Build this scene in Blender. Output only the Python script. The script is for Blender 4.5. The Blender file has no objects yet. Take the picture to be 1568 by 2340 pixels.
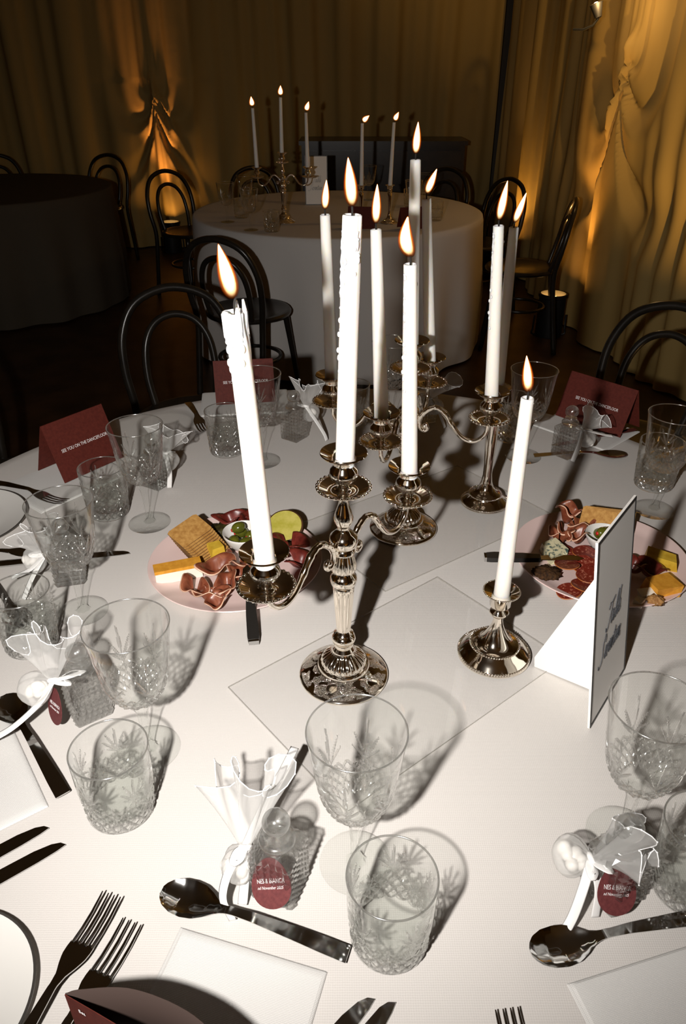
import bpy, bmesh, math, random
import numpy as np
from mathutils import Vector, Matrix, Euler

PI = math.pi
rnd = random.Random(7)
scene = bpy.context.scene
COL = scene.collection
TZ = 0.75            # height of the table top

# ------------------------------------------------------------------ camera, world, light, exposure
cam = bpy.data.cameras.new('camera')
cam.sensor_fit = 'VERTICAL'
cam.sensor_height = 36.0
cam.lens = 36.0 * 1710.0 / 2340.0
cam.clip_start = 0.02
cam_o = bpy.data.objects.new('camera', cam)
COL.objects.link(cam_o)
cam_o.location = (0, 0, 1.47)
cam_o.rotation_euler = (math.radians(90 - 30.8), 0, 0)
scene.camera = cam_o

world = bpy.data.worlds.new('world')
world.use_nodes = True
world.node_tree.nodes['Background'].inputs[0].default_value = (1.0, 0.62, 0.25, 1)
world.node_tree.nodes['Background'].inputs[1].default_value = 0.01
scene.world = world


def spot(name, loc, target, power, color, size, blend, radius):
    l = bpy.data.lights.new(name, 'SPOT')
    l.energy = power
    l.color = color
    l.spot_size = math.radians(size)
    l.spot_blend = blend
    l.shadow_soft_size = radius
    o = bpy.data.objects.new(name, l)
    COL.objects.link(o)
    o.location = loc
    o.rotation_euler = (Vector(target) - Vector(loc)).to_track_quat('-Z', 'Y').to_euler()
    return o


# the photographer's flash, held beside the lens
spot('camera_flash', (-0.19, -0.05, 1.47), (0.02, 1.80, 0.76), 85.0, (1.0, 0.955, 0.91), 112, 1.0, 0.016)

scene.view_settings.view_transform = 'Standard'
scene.view_settings.look = 'None'
scene.view_settings.exposure = 0.0
scene.view_settings.gamma = 1.0
scene.view_settings.use_curve_mapping = False
cy = scene.cycles
cy.use_denoising = True
cy.adaptive_threshold = 0.02
cy.max_bounces = 11
cy.diffuse_bounces = 2
cy.glossy_bounces = 4
cy.transmission_bounces = 9
cy.transparent_max_bounces = 32
cy.sample_clamp_indirect = 6.0
cy.caustics_reflective = False
cy.caustics_refractive = False
cy.blur_glossy = 0.3

# ------------------------------------------------------------------ materials


def lin(r, g, b):
    f = lambda c: (c / 255 / 12.92) if c / 255 <= 0.04045 else ((c / 255 + 0.055) / 1.055) ** 2.4
    return (f(r), f(g), f(b), 1)


class Mat:
    def __init__(self, name):
        self.m = bpy.data.materials.new(name)
        self.m.use_nodes = True
        self.nt = self.m.node_tree
        self.nt.nodes.clear()
        self.out = self.n('ShaderNodeOutputMaterial')

    def n(self, kind, **kw):
        x = self.nt.nodes.new(kind)
        for k, v in kw.items():
            setattr(x, k, v)
        return x

    def link(self, a, b):
        self.nt.links.new(a, b)

    def surf(self, s):
        self.link(s, self.out.inputs['Surface'])
        return self.m

    def bsdf(self, color=(.8, .8, .8, 1), rough=.5, metal=0., spec=.5, **kw):
        b = self.n('ShaderNodeBsdfPrincipled')
        b.inputs['Base Color'].default_value = color
        b.inputs['Roughness'].default_value = rough
        b.inputs['Metallic'].default_value = metal
        b.inputs['Specular IOR Level'].default_value = spec
        for k, v in kw.items():
            b.inputs[k.replace('_', ' ')].default_value = v
        return b

    def coord(self, which='Object', scale=None):
        t = self.n('ShaderNodeTexCoord')
        if scale is None:
            return t.outputs[which]
        mp = self.n('ShaderNodeMapping')
        mp.inputs['Scale'].default_value = scale if hasattr(scale, '__len__') else (scale,) * 3
        self.link(t.outputs[which], mp.inputs['Vector'])
        return mp.outputs['Vector']

    def noise(self, vec, scale, detail=3, rough=.55, dist=0.):
        t = self.n('ShaderNodeTexNoise')
        t.inputs['Scale'].default_value = scale
        t.inputs['Detail'].default_value = detail
        t.inputs['Roughness'].default_value = rough
        t.inputs['Distortion'].default_value = dist
        self.link(vec, t.inputs['Vector'])
        return t.outputs['Fac']

    def ramp(self, fac, stops):
        r = self.n('ShaderNodeValToRGB')
        e = r.color_ramp.elements
        while len(e) < len(stops):
            e.new(.5)
        for el, (p, c) in zip(e, stops):
            el.position = p
            el.color = c if hasattr(c, '__len__') else (c, c, c, 1)
        self.link(fac, r.inputs['Fac'])
        return r.outputs['Color']

    def math(self, op, a, b=None):
        x = self.n('ShaderNodeMath', operation=op)
        for i, v in enumerate((a, b)):
            if v is None:
                continue
            if isinstance(v, (int, float)):
                x.inputs[i].default_value = v
            else:
                self.link(v, x.inputs[i])
        return x.outputs[0]

    def bump(self, h, strength, dist, b):
        x = self.n('ShaderNodeBump')
        x.inputs['Strength'].default_value = strength
        x.inputs['Distance'].default_value = dist
        self.link(h, x.inputs['Height'])
        self.link(x.outputs['Normal'], b.inputs['Normal'])

    def mix(self, fac, a, b):
        x = self.n('ShaderNodeMixShader')
        if isinstance(fac, (int, float)):
            x.inputs[0].default_value = fac
        else:
            self.link(fac, x.inputs[0])
        self.link(a, x.inputs[1])
        self.link(b, x.inputs[2])
        return x.outputs[0]


def plain(name, color, rough=.5, metal=0., spec=.5, **kw):
    m = Mat(name)
    return m.surf(m.bsdf(color, rough, metal, spec, **kw).outputs[0])


def noisy(name, c1, c2, scale, rough=.6, bump=0., bdist=.001, spec=.4, detail=4, lo=.35, hi=.65, dist=0.):
    m = Mat(name)
    v = m.coord('Object')
    f = m.noise(v, scale, detail, .6, dist)
    b = m.bsdf(c1, rough, 0, spec)
    m.link(m.ramp(f, [(lo, c1), (hi, c2)]), b.inputs['Base Color'])
    if bump:
        m.bump(f, bump, bdist, b)
    return m.surf(b.outputs[0])


def cloth_mat(name, color, weave=900., bump=.25):
    m = Mat(name)
    v = m.coord('Object')
    b = m.bsdf(color, .85, 0, .15)
    w1 = m.n('ShaderNodeTexWave', wave_type='BANDS', bands_direction='X')
    w2 = m.n('ShaderNodeTexWave', wave_type='BANDS', bands_direction='Y')
    for w in (w1, w2):
        w.inputs['Scale'].default_value = weave / 6.28
        w.inputs['Distortion'].default_value = 1.2
        w.inputs['Detail'].default_value = 1
        w.inputs['Detail Scale'].default_value = 2
        m.link(v, w.inputs['Vector'])
    s = m.math('ADD', w1.outputs['Fac'], w2.outputs['Fac'])
    s2 = m.math('ADD', s, m.math('MULTIPLY', m.noise(v, 9, 3), 6.0))
    m.bump(s2, bump, .0004, b)
    return m.surf(b.outputs[0])


def glass_mat(name, stops, ior=1.5, tint=(.985, .99, .985, 1), satin=0.):
    """clear glass: rays that meet the wall square on pass nearly straight, the turned-away edges bend and mirror them"""
    m = Mat(name)
    lw = m.n('ShaderNodeLayerWeight')
    lw.inputs['Blend'].default_value = .5
    fac = m.ramp(lw.outputs['Facing'], stops)
    tr = m.n('ShaderNodeBsdfTransparent')
    tr.inputs['Color'].default_value = tint
    g = m.n('ShaderNodeBsdfGlass')
    g.inputs['Color'].default_value = (1, 1, 1, 1)
    g.inputs['Roughness'].default_value = .0
    g.inputs['IOR'].default_value = ior
    s = m.mix(fac, tr.outputs[0], g.outputs[0])
    if satin:                      # ground facets scatter a little light
        gl = m.n('ShaderNodeBsdfGlossy')
        gl.inputs['Roughness'].default_value = .16
        gl.inputs['Color'].default_value = (.97, .98, .97, 1)
        tl = m.n('ShaderNodeBsdfTranslucent')
        tl.inputs['Color'].default_value = (.97, .97, .96, 1)
        d = m.mix(.5, gl.outputs[0], tl.outputs[0])
        s = m.mix(satin, s, d)
    return m.surf(s)


def silver_mat(name, mask=None, scale=260., strength=.9):
    """polished silver plate; mask = ('r', lo, hi) or ('z', lo, hi): the chased band"""
    m = Mat(name)
    b = m.bsdf((.95, .88, .775, 1), .075, 1.0, .5)
    v = m.coord('Object')
    if mask:
        sep = m.n('ShaderNodeSeparateXYZ')
        m.link(v, sep.inputs[0])
        if mask[0] == 'r':
            x2 = m.math('MULTIPLY', sep.outputs[0], sep.outputs[0])
            y2 = m.math('MULTIPLY', sep.outputs[1], sep.outputs[1])
            q = m.math('SQRT', m.math('ADD', x2, y2))
        else:
            q = sep.outputs[2]
        k = m.math('MULTIPLY', m.math('GREATER_THAN', q, mask[1]), m.math('LESS_THAN', q, mask[2]))
        nz = m.n('ShaderNodeTexNoise')
        nz.inputs['Scale'].default_value = scale * .7
        nz.inputs['Detail'].default_value = 1.5
        nz.inputs['Distortion'].default_value = 2.2
        m.link(v, nz.inputs['Vector'])
        gate = m.ramp(m.noise(v, scale * .13, 1), [(.42, 0), (.52, 1)])
        h = m.math('MULTIPLY', m.math('MULTIPLY', m.ramp(nz.outputs['Fac'], [(.42, 0), (.58, 1)]), gate), k)
        m.bump(h, strength, .0016, b)
    else:
        m.bump(m.noise(v, 35, 2), .04, .002, b)
    return m.surf(b.outputs[0])


M = {}
M['cloth'] = cloth_mat('white_linen', (.71, .675, .64, 1), bump=.2)
M['napkin'] = cloth_mat('white_napkin_cloth', (.74, .725, .70, 1), 1500., .3)
M['shaded_cloth'] = cloth_mat('shade_painted_cloth', (.09, .075, .055, 1))  # pale cloth with the unlit corner's shade put into its colour
M['glass'] = glass_mat('clear_crystal', [(.0, .02), (.45, .05), (.60, .16), (.76, .50), (.92, .95)])
M['glass_clear'] = M['glass']
M['glass_lip'] = glass_mat('crystal_lip', [(.0, .10), (.5, .5), (.9, .95)], satin=.38)
M['glass_cut'] = glass_mat('crystal_cut_facets', [(.0, .26), (.35, .45), (.9, .85)], satin=.24)
M['bottle'] = glass_mat('pressed_glass', [(.0, .08), (.25, .18), (.5, .36), (.9, .85)], satin=.18)
M['water'] = glass_mat('water', [(.0, .03), (.6, .08), (.92, .7)], 1.33)
M['silver'] = silver_mat('polished_silver')
M['silver_base'] = silver_mat('chased_silver', ('r', .036, .0575), 620, .6)
M['silver_cup'] = silver_mat('chased_silver_cup', ('z', -.036, -.0225), 800)
M['steel'] = plain('polished_steel', (.62, .62, .61, 1), .09, 1.0)
M['black_handle'] = plain('black_knife_handle', (.02, .018, .016, 1), .3)
M['wick'] = plain('burnt_wick', (.01, .008, .006, 1), .9)
M['red_card'] = noisy('burgundy_card', lin(92, 38, 29), lin(80, 31, 24), 180, .65, .1, .0003, .2)
M['tag_card'] = noisy('burgundy_tag', lin(110, 56, 56), lin(94, 46, 47), 260, .6, .1, .0003, .25)
M['card_inside'] = plain('burgundy_card_inside', lin(58, 43, 37), .85)
M['white_print'] = plain('white_print', (.85, .82, .82, 1), .6)
M['grey_print'] = plain('grey_ink', (.06, .065, .075, 1), .5)
M['black_print'] = plain('black_print', (.012, .012, .012, 1), .5)
M['white_card'] = plain('white_card', (.88, .86, .82, 1), .6)
M['white_china'] = plain('white_china', (.80, .78, .74, 1), .18)
M['plate_rim'] = plain('dark_plate_rim', (.05, .045, .04, 1), .3)
M['pink_china'] = plain('pink_stoneware', lin(235, 208, 202), .28)
M['chair'] = noisy('black_bentwood', (.012, .010, .008, 1), (.02, .016, .012, 1), 20, .28, 0, 0, .5)
M['black_metal'] = plain('black_metal', (.02, .02, .02, 1), .45, .3)


def wax_mat():
    m = Mat('ivory_wax')
    b = m.bsdf((.93, .87, .80, 1), .42, 0, .35, Subsurface_Weight=.55, Subsurface_Scale=.012)
    b.inputs['Subsurface Radius'].default_value = (1.0, .7, .45)
    m.bump(m.noise(m.coord('Object'), 60, 2), .05, .002, b)
    tl = m.n('ShaderNodeBsdfTranslucent')
    tl.inputs['Color'].default_value = (.95, .80, .66, 1)
    return m.surf(m.mix(.10, b.outputs[0], tl.outputs[0]))


M['wax'] = wax_mat()


def flame_mat():
    m = Mat('candle_flame')
    lw = m.n('ShaderNodeLayerWeight')
    lw.inputs['Blend'].default_value = .5
    g = m.coord('Generated')
    sep = m.n('ShaderNodeSeparateXYZ')
    m.link(g, sep.inputs[0])
    z = sep.outputs[2]
    f = lw.outputs['Facing']
    edge = m.ramp(f, [(.0, (1, .84, .55, 1)), (.16, (1, .66, .28, 1)), (.28, (1, .24, .03, 1)), (.60, (.9, .08, .0, 1))])
    es = m.ramp(f, [(.0, 1.0), (.16, .55), (.28, .13), (.7, .03)])
    low = m.ramp(z, [(.02, .06), (.32, .55), (.45, 1.0)])
    st = m.math('MULTIPLY', m.math('MULTIPLY', es, low), 9.0)
    em = m.n('ShaderNodeEmission')
    m.link(edge, em.inputs['Color'])
    m.link(st, em.inputs['Strength'])
    tr = m.n('ShaderNodeBsdfTransparent')
    al = m.ramp(f, [(.0, 1.0), (.22, .85), (.55, .25), (.95, .0)])
    return m.surf(m.mix(al, tr.outputs[0], em.outputs[0]))


M['flame'] = flame_mat()


def organza_mat():
    m = Mat('white_organza')
    lw = m.n('ShaderNodeLayerWeight')
    lw.inputs['Blend'].default_value = .5
    tr = m.n('ShaderNodeBsdfTransparent')
    df = m.bsdf((.92, .91, .89, 1), .45, 0, .4)
    tl = m.n('ShaderNodeBsdfTranslucent')
    tl.inputs['Color'].default_value = (.9, .9, .88, 1)
    body = m.mix(.45, df.outputs[0], tl.outputs[0])
    fac = m.ramp(lw.outputs['Facing'], [(.1, .30), (.95, .80)])
    return m.surf(m.mix(fac, tr.outputs[0], body))


M['organza'] = organza_mat()
M['satin'] = plain('white_satin', (.90, .89, .87, 1), .32, 0, .5)
M['beads'] = plain('clear_bead_edge', (.92, .92, .92, 1), .12, 0, .8)
M['almond'] = plain('sugar_shell', (.88, .85, .80, 1), .4)


def acrylic():
    m = Mat('clear_acrylic')
    lw = m.n('ShaderNodeLayerWeight')
    lw.inputs['Blend'].default_value = .5
    fr = m.math('ADD', m.math('MULTIPLY', m.math('POWER', lw.outputs['Facing'], 5.0), .8), .025)
    tr = m.n('ShaderNodeBsdfTransparent')
    tr.inputs['Color'].default_value = (1, 1, 1, 1)
    gl = m.n('ShaderNodeBsdfGlossy')
    gl.inputs['Roughness'].default_value = .015
    return m.surf(m.mix(fr, tr.outputs[0], gl.outputs[0]))


M['acrylic'] = acrylic()
M['acrylic_edge'] = (lambda m: m.surf(m.mix(.55, m.n('ShaderNodeBsdfTransparent').outputs[0], m.bsdf((.45, .43, .38, 1), .2).outputs[0])))(Mat('acrylic_cut_edge'))


def drape_mat(name, c):
    m = Mat(name)
    v = m.coord('Object')
    b = m.bsdf(c, .75, 0, .25)
    m.bump(m.noise(v, 14, 4), .12, .01, b)
    tl = m.n('ShaderNodeBsdfTranslucent')
    tl.inputs['Color'].default_value = c
    return m.surf(m.mix(.12, b.outputs[0], tl.outputs[0]))


M['drape'] = drape_mat('champagne_drape', (.47, .325, .115, 1))
M['floor'] = noisy('dark_timber_floor', lin(74, 52, 34), lin(50, 34, 22), 5, .4, .15, .002, .35)
M['dark_wall'] = plain('dark_wall_paint', (.10, .08, .06, 1), .8)
M['pale_ceiling'] = plain('pale_ceiling_paint', (.45, .40, .34, 1), .85)
M['warm_wall'] = plain('amber_wall_paint', (.45, .32, .15, 1), .8)


def emit(name, c, s):
    m = Mat(name)
    e = m.n('ShaderNodeEmission')
    e.inputs[0].default_value = c
    e.inputs[1].default_value = s
    return m.surf(e.outputs[0])


M['lens'] = emit('amber_lamp_lens', (1, .52, .14, 1), 25)
M['bulb'] = emit('warm_bulb', (1, .82, .55, 1), 14)

# food
M['prosciutto'] = noisy('prosciutto', lin(118, 58, 38), lin(168, 104, 74), 38, .35, .3, .002, .5, 3, .4, .68, .6)
M['ham_fat'] = plain('ham_fat', lin(222, 178, 150), .35)
M['salami'] = noisy('salami', lin(112, 36, 24), lin(190, 120, 96), 240, .4, .2, .0006, .5, 2, .55, .74)
M['salami_rind'] = plain('salami_rind', lin(176, 104, 50), .5)
M['bresaola'] = noisy('cured_beef', lin(84, 26, 20), lin(126, 50, 40), 60, .35, .3, .001, .5)
M['cracker'] = noisy('wafer_cracker', lin(196, 150, 84), lin(164, 116, 58), 120, .75, .2, .0006, .2)
M['cracker_edge'] = plain('toasted_edge', lin(92, 60, 28), .8)
M['brie'] = plain('soft_cheese', lin(244, 236, 220), .5)
M['rind'] = noisy('orange_rind', lin(226, 162, 58), lin(206, 140, 44), 90, .55, .2, .0006, .3)
M['cheddar'] = noisy('yellow_cheese', lin(222, 184, 64), lin(200, 158, 44), 60, .5, .2, .001, .3)
M['blue'] = noisy('blue_cheese', lin(222, 214, 176), lin(66, 92, 88), 110, .55, .4, .001, .3, 3, .5, .62)
M['olive'] = noisy('green_olive', lin(96, 96, 28), lin(70, 74, 22), 60, .18, 0, 0, .5)
M['pimento'] = plain('red_pimento', lin(190, 40, 30), .35)
M['fruit'] = noisy('green_fruit_flesh', lin(168, 160, 56), lin(196, 184, 96), 50, .4, .1, .001, .4)
M['fruit_skin'] = plain('fruit_skin', lin(84, 52, 28), .6)
M['leaf'] = noisy('dark_lettuce', lin(46, 36, 20), lin(70, 66, 28), 60, .5, .3, .001, .3)
M['seed_cracker'] = noisy('dark_seed_cracker', lin(40, 26, 16), lin(78, 52, 28), 220, .8, .6, .002, .2)
M['walnut'] = noisy('walnut_half', lin(180, 136, 84), lin(140, 96, 54), 160, .6, .7, .002, .2)

# ------------------------------------------------------------------ mesh helpers


class MB:
    def __init__(self):
        self.v = []
        self.f = []
        self.mi = []
        self.k = 0

    def add(self, v, f, mat=0):
        v = np.asarray(v, float).reshape(-1, 3)
        self.v.append(v)
        for q in f:
            self.f.append([i + self.k for i in q])
            self.mi.append(mat)
        self.k += len(v)
        return self

    def grid(self, P, close_u=False, close_v=False, mat=0, flip=False):
        """P: array (nu, nv, 3)"""
        nu, nv = P.shape[:2]
        f = []
        for i in range(nu if close_u else nu - 1):
            a, b = i * nv, ((i + 1) % nu) * nv
            for j in range(nv if close_v else nv - 1):
                j2 = (j + 1) % nv
                q = (a + j, b + j, b + j2, a + j2)
                f.append(q[::-1] if flip else q)
        return self.add(P.reshape(-1, 3), f, mat)

    def lathe(self, prof, n=48, disp=None, center=(0, 0, 0), mat=0, cap=True):
        """prof: list of (r, z) from bottom to top; disp(theta, k, r, z) -> new r"""
        pr = np.asarray(prof, float)
        th = np.linspace(0, 2 * PI, n, endpoint=False)
        T, K = np.meshgrid(th, np.arange(len(pr)), indexing='ij')
        Rr = np.broadcast_to(pr[:, 0], T.shape).copy()
        Z = np.broadcast_to(pr[:, 1], T.shape).copy()
        if disp is not None:
            Rr = disp(T, K, Rr, Z)
        P = np.stack([Rr * np.cos(T), Rr * np.sin(T), Z], -1) + np.asarray(center)
        base = self.k
        self.grid(P, close_u=True, mat=mat)
        if cap:
            nv = len(pr)
            if pr[0, 0] > 1e-5:
                self.f.append([base + i * nv for i in range(n)][::-1])
                self.mi.append(mat)
            if pr[-1, 0] > 1e-5:
                self.f.append([base + i * nv + nv - 1 for i in range(n)])
                self.mi.append(mat)
        return self

    def tube(self, pts, r, n=10, cap=True, mat=0, flat=1.0, closed=False):
        pts = np.asarray(pts, float)
        m = len(pts)
        rr = np.full(m, r, float) if np.isscalar(r) else np.asarray(r, float)
        if closed:
            tg = np.roll(pts, -1, 0) - np.roll(pts, 1, 0)
        else:
            tg = np.gradient(pts, axis=0)
        tg /= np.linalg.norm(tg, axis=1)[:, None] + 1e-12
        ref = np.array([0, 0, 1.0]) if abs(tg[0, 2]) < .9 else np.array([1.0, 0, 0])
        a = np.linspace(0, 2 * PI, n, endpoint=False)
        P = np.zeros((m, n, 3))
        u = np.cross(ref, tg[0])
        u /= np.linalg.norm(u)
        for i in range(m):
            u = u - tg[i] * (u @ tg[i])
            u /= np.linalg.norm(u) + 1e-12
            w = np.cross(tg[i], u)
            P[i] = pts[i] + rr[i] * (np.cos(a)[:, None] * u + flat * np.sin(a)[:, None] * w)
        base = self.k
        self.grid(P, close_u=closed, close_v=True, mat=mat)
        if cap and not closed:
            self.f.append([base + j for j in range(n)][::-1])
            self.f.append([base + (m - 1) * n + j for j in range(n)])
            self.mi += [mat, mat]
        return self

    def box(self, c, s, rz=0., mat=0, rot=None):
        x, y, z = s[0] / 2, s[1] / 2, s[2] / 2
        v = np.array([(-x, -y, -z), (x, -y, -z), (x, y, -z), (-x, y, -z), (-x, -y, z), (x, -y, z), (x, y, z), (-x, y, z)])
        Rm = np.array(rot if rot is not None else Matrix.Rotation(rz, 3, 'Z'))
        v = v @ Rm.T + np.asarray(c)
        return self.add(v, [(3, 2, 1, 0), (4, 5, 6, 7), (0, 1, 5, 4), (1, 2, 6, 5), (2, 3, 7, 6), (3, 0, 4, 7)], mat)

    def prism(self, outline, z0, z1, mat=0, side=None):
        o = np.asarray(outline, float)
        n = len(o)
        v = np.concatenate([np.c_[o, np.full(n, z0)], np.c_[o, np.full(n, z1)]])
        self.add(v, [list(range(n))[::-1], [n + i for i in range(n)]], mat)
        k = self.k - 2 * n
        for i in range(n):
            j = (i + 1) % n
            self.f.append([k + i, k + j, k + n + j, k + n + i])
            self.mi.append(mat if side is None else side)
        return self

    def ball(self, c, r, n=20, m=12, mat=0, fn=None):
        ph = np.linspace(-PI / 2, PI / 2, m)
        th = np.linspace(0, 2 * PI, n, endpoint=False)
        T, F = np.meshgrid(th, ph, indexing='ij')
        D = np.stack([np.cos(F) * np.cos(T), np.cos(F) * np.sin(T), np.sin(F)], -1)
        s = np.ones(T.shape) if fn is None else fn(D)
        P = D * s[..., None] * np.asarray(r if hasattr(r, '__len__') else (r, r, r)) + np.asarray(c)
        return self.grid(P, close_u=True, mat=mat)

    def xform(self, mat4):
        A = np.array(mat4)
        self.v = [p @ A[:3, :3].T + A[:3, 3] for p in self.v]
        return self

    def mesh(self, name, mats, smooth=True, angle=40):
        me = bpy.data.meshes.new(name)
        me.from_pydata(np.concatenate(self.v).tolist(), [], self.f)
        for m in (mats if isinstance(mats, (list, tuple)) else [mats]):
            me.materials.append(m)
        if max(self.mi) > 0:
            me.polygons.foreach_set('material_index', self.mi)
        bm = bmesh.new()
        bm.from_mesh(me)
        bmesh.ops.remove_doubles(bm, verts=bm.verts, dist=1e-6)
        bmesh.ops.recalc_face_normals(bm, faces=bm.faces)
        bm.to_mesh(me)
        bm.free()
        if smooth:
            me.polygons.foreach_set('use_smooth', [True] * len(me.polygons))
            if angle is not None:
                me.set_sharp_from_angle(angle=math.radians(angle))
        me.update()
        return me


def obj(name, mb, mats, parent=None, smooth=True, angle=40, loc=None, rot=None):
    me = mb.mesh(name, mats, smooth, angle) if isinstance(mb, MB) else mb
    o = bpy.data.objects.new(name, me)
    COL.objects.link(o)
    if parent is not None:
        o.parent = parent
    if loc is not None:
        o.location = loc
    if rot is not None:
        o.rotation_euler = rot
    return o


def tag(o, label, cat, group=None):
    o['label'] = label
    o['category'] = cat
    if group:
        o['group'] = group
    return o


def thing(name, label, cat, loc=(0, 0, 0), rot=(0, 0, 0), group=None):
    o = bpy.data.objects.new(name, None)
    COL.objects.link(o)
    o.location = loc
    o.rotation_euler = rot if hasattr(rot, '__len__') else (0, 0, rot)
    o.empty_display_size = .02
    return tag(o, label, cat, group)


def struct(o):
    o['kind'] = 'structure'
    return o


def copy_tree(o, loc, rot, label, group=None):
    r = o.copy()
    COL.objects.link(r)
    r.location = loc
    r.rotation_euler = rot if hasattr(rot, '__len__') else (0, 0, rot)
    r['label'] = label
    if group:
        r['group'] = group
    for ch in list(o.children):
        c = ch.copy()
        COL.objects.link(c)
        c.parent = r
        for g in list(ch.children):
            d = g.copy()
            COL.objects.link(d)
            d.parent = c
    return r


def spline(pts, n=40):
    """Catmull-Rom through pts"""
    p = np.asarray(pts, float)
    p = np.vstack([2 * p[0] - p[1], p, 2 * p[-1] - p[-2]])
    m = len(p) - 3
    t = np.linspace(0, m - 1e-9, n)
    i = t.astype(int)
    u = (t - i)[:, None]
    a, b, c, d = p[i], p[i + 1], p[i + 2], p[i + 3]
    return .5 * ((2 * b) + (-a + c) * u + (2 * a - 5 * b + 4 * c - d) * u ** 2 + (-a + 3 * b - 3 * c + d) * u ** 3)


def text_mesh(name, body, size, mat, parent, loc, rot, shear=0., width=1.0, align='CENTER', spacing=1.0):
    cu = bpy.data.curves.new(name, 'FONT')
    cu.body = body
    cu.size = size
    cu.shear = shear
    cu.align_x = align
    cu.align_y = 'CENTER'
    cu.space_character = spacing
    cu.extrude = .00008
    cu.resolution_u = 3
    tmp = bpy.data.objects.new(name, cu)
    COL.objects.link(tmp)
    dg = bpy.context.evaluated_depsgraph_get()
    me = bpy.data.meshes.new_from_object(tmp.evaluated_get(dg))
    bpy.data.objects.remove(tmp)
    me.materials.clear()
    me.materials.append(mat)
    if width != 1.0:
        me.transform(Matrix.Scale(width, 4, (1, 0, 0)))
    o = bpy.data.objects.new(name, me)
    COL.objects.link(o)
    o.parent = parent
    o.location = loc
    o.rotation_euler = rot
    return o


def wob(x, seed, lo, hi, n=6):
    """smooth irregular sum of sines of frequencies lo..hi (cycles per unit)"""
    r = random.Random(seed)
    s = np.zeros_like(x, dtype=float)
    for i in range(n):
        s = s + (.5 + r.random()) * np.sin(2 * PI * (lo + (hi - lo) * r.random()) * x + 6.28 * r.random())
    return s / n


# ------------------------------------------------------------------ the room
X0, X1, Y0, Y1, ZC = -4.6, 2.35, -2.2, 7.75, 3.3
struct(obj('floor', MB().box(((X0 + X1) / 2, (Y0 + Y1) / 2, -.05), (X1 - X0 + .4, Y1 - Y0 + .4, .1)), M['floor']))
struct(obj('ceiling', MB().box(((X0 + X1) / 2, (Y0 + Y1) / 2, ZC + .05), (X1 - X0 + .4, Y1 - Y0 + .4, .1)), M['pale_ceiling']))
struct(obj('wall_back', MB().box(((X0 + X1) / 2, Y1 + .05, ZC / 2), (X1 - X0 + .4, .1, ZC)), M['dark_wall']))
struct(obj('wall_front', MB().box(((X0 + X1) / 2, Y0 - .05, ZC / 2), (X1 - X0 + .4, .1, ZC)), M['warm_wall']))
struct(obj('wall_left', MB().box((X0 - .05, (Y0 + Y1) / 2, ZC / 2), (.1, Y1 - Y0, ZC)), M['warm_wall']))
struct(obj('wall_right', MB().box((X1 + .05, (Y0 + Y1) / 2, ZC / 2), (.1, Y1 - Y0, ZC)), M['dark_wall']))


def drape(name, path, knots, label, seed, amp=.05, ds=.012, dz=.022, inward=(0, -1)):
    """hung cloth along a plan path; knots: (s, z, reach, strength, narrow pleats) gather the folds to a tie"""
    p = spline(path, 400)
    seg = np.linalg.norm(np.diff(p, axis=0), axis=1)
    s = np.concatenate([[0], np.cumsum(seg)])
    L = s[-1]
    S = np.linspace(0, L, int(L / ds))
    Z = np.concatenate([np.linspace(.01, ZC - .01, int(ZC / dz))])
    SS, ZZ = np.meshgrid(S, Z, indexing='ij')
    U = SS + .030 * np.sin(.9 * ZZ + 2.1 * SS + seed)
    D = np.zeros_like(SS)
    gate = np.ones_like(SS)
    for (sk, zk, reach, stren, rays) in knots:
        dx = SS - sk
        below = np.clip(zk - ZZ, 0, None)
        above = np.clip(ZZ - zk, 0, None)
        w = np.exp(-(dx / reach) ** 2)
        ax = np.abs(dx) + .012
        R = (ax ** 2 + (below / 1.7) ** 2) / (2 * ax)       # curves that leave the tie downwards and swing out into a U
        R = np.clip(R, .012, .6)
        k = np.exp(-(dx / reach) ** 2) * np.exp(-(below / 1.15) ** 2) * np.exp(-(above / 1.1) ** 2)
        ph = 6.2 * np.log(R / .03) + .4
        D += stren * k * np.minimum(.17 * np.minimum(R, np.sqrt(dx ** 2 + below ** 2) + .02), .065) * (np.sin(ph) + .35 * np.sin(2 * ph + 1))
        for ra, rw in rays:       # narrow pleats falling from the tie
            D += .048 * rw * np.exp(-((dx - ra * below - .006) / (.012 + .020 * below)) ** 2) * np.clip(below / .12, 0, 1) * np.exp(-(below / .95) ** 2)
        D += .05 * np.exp(-((ZZ - zk) / .06) ** 2) * np.exp(-(dx / .05) ** 2)
        k2 = np.exp(-(dx / reach) ** 2) * np.exp(-(above / .5) ** 2)     # above the tie the pleats close up
        gate *= 1 - .9 * k
        gate *= 1 - .5 * k2 * (above > 0)
    fold = wob(U, seed, 1.6, 3.2, 4) * 1.7 + wob(U, seed + 1, 4.0, 7.5, 5) * .55
    fold = np.tanh(fold * 1.5)
    D += gate * amp * fold
    px = np.interp(SS, s, p[:, 0])
    py = np.interp(SS, s, p[:, 1])
    tx = np.interp(SS, s, np.gradient(p[:, 0], s))
    ty = np.interp(SS, s, np.gradient(p[:, 1], s))
    nx, ny = ty, -tx
    sg = np.sign(np.mean(nx) * inward[0] + np.mean(ny) * inward[1])
    P = np.stack([px + sg * nx * D, py + sg * ny * D, ZZ], -1)
    o = obj(name, MB().grid(P), M['drape'], angle=None)
    return tag(o, label, 'curtain', None)


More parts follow.
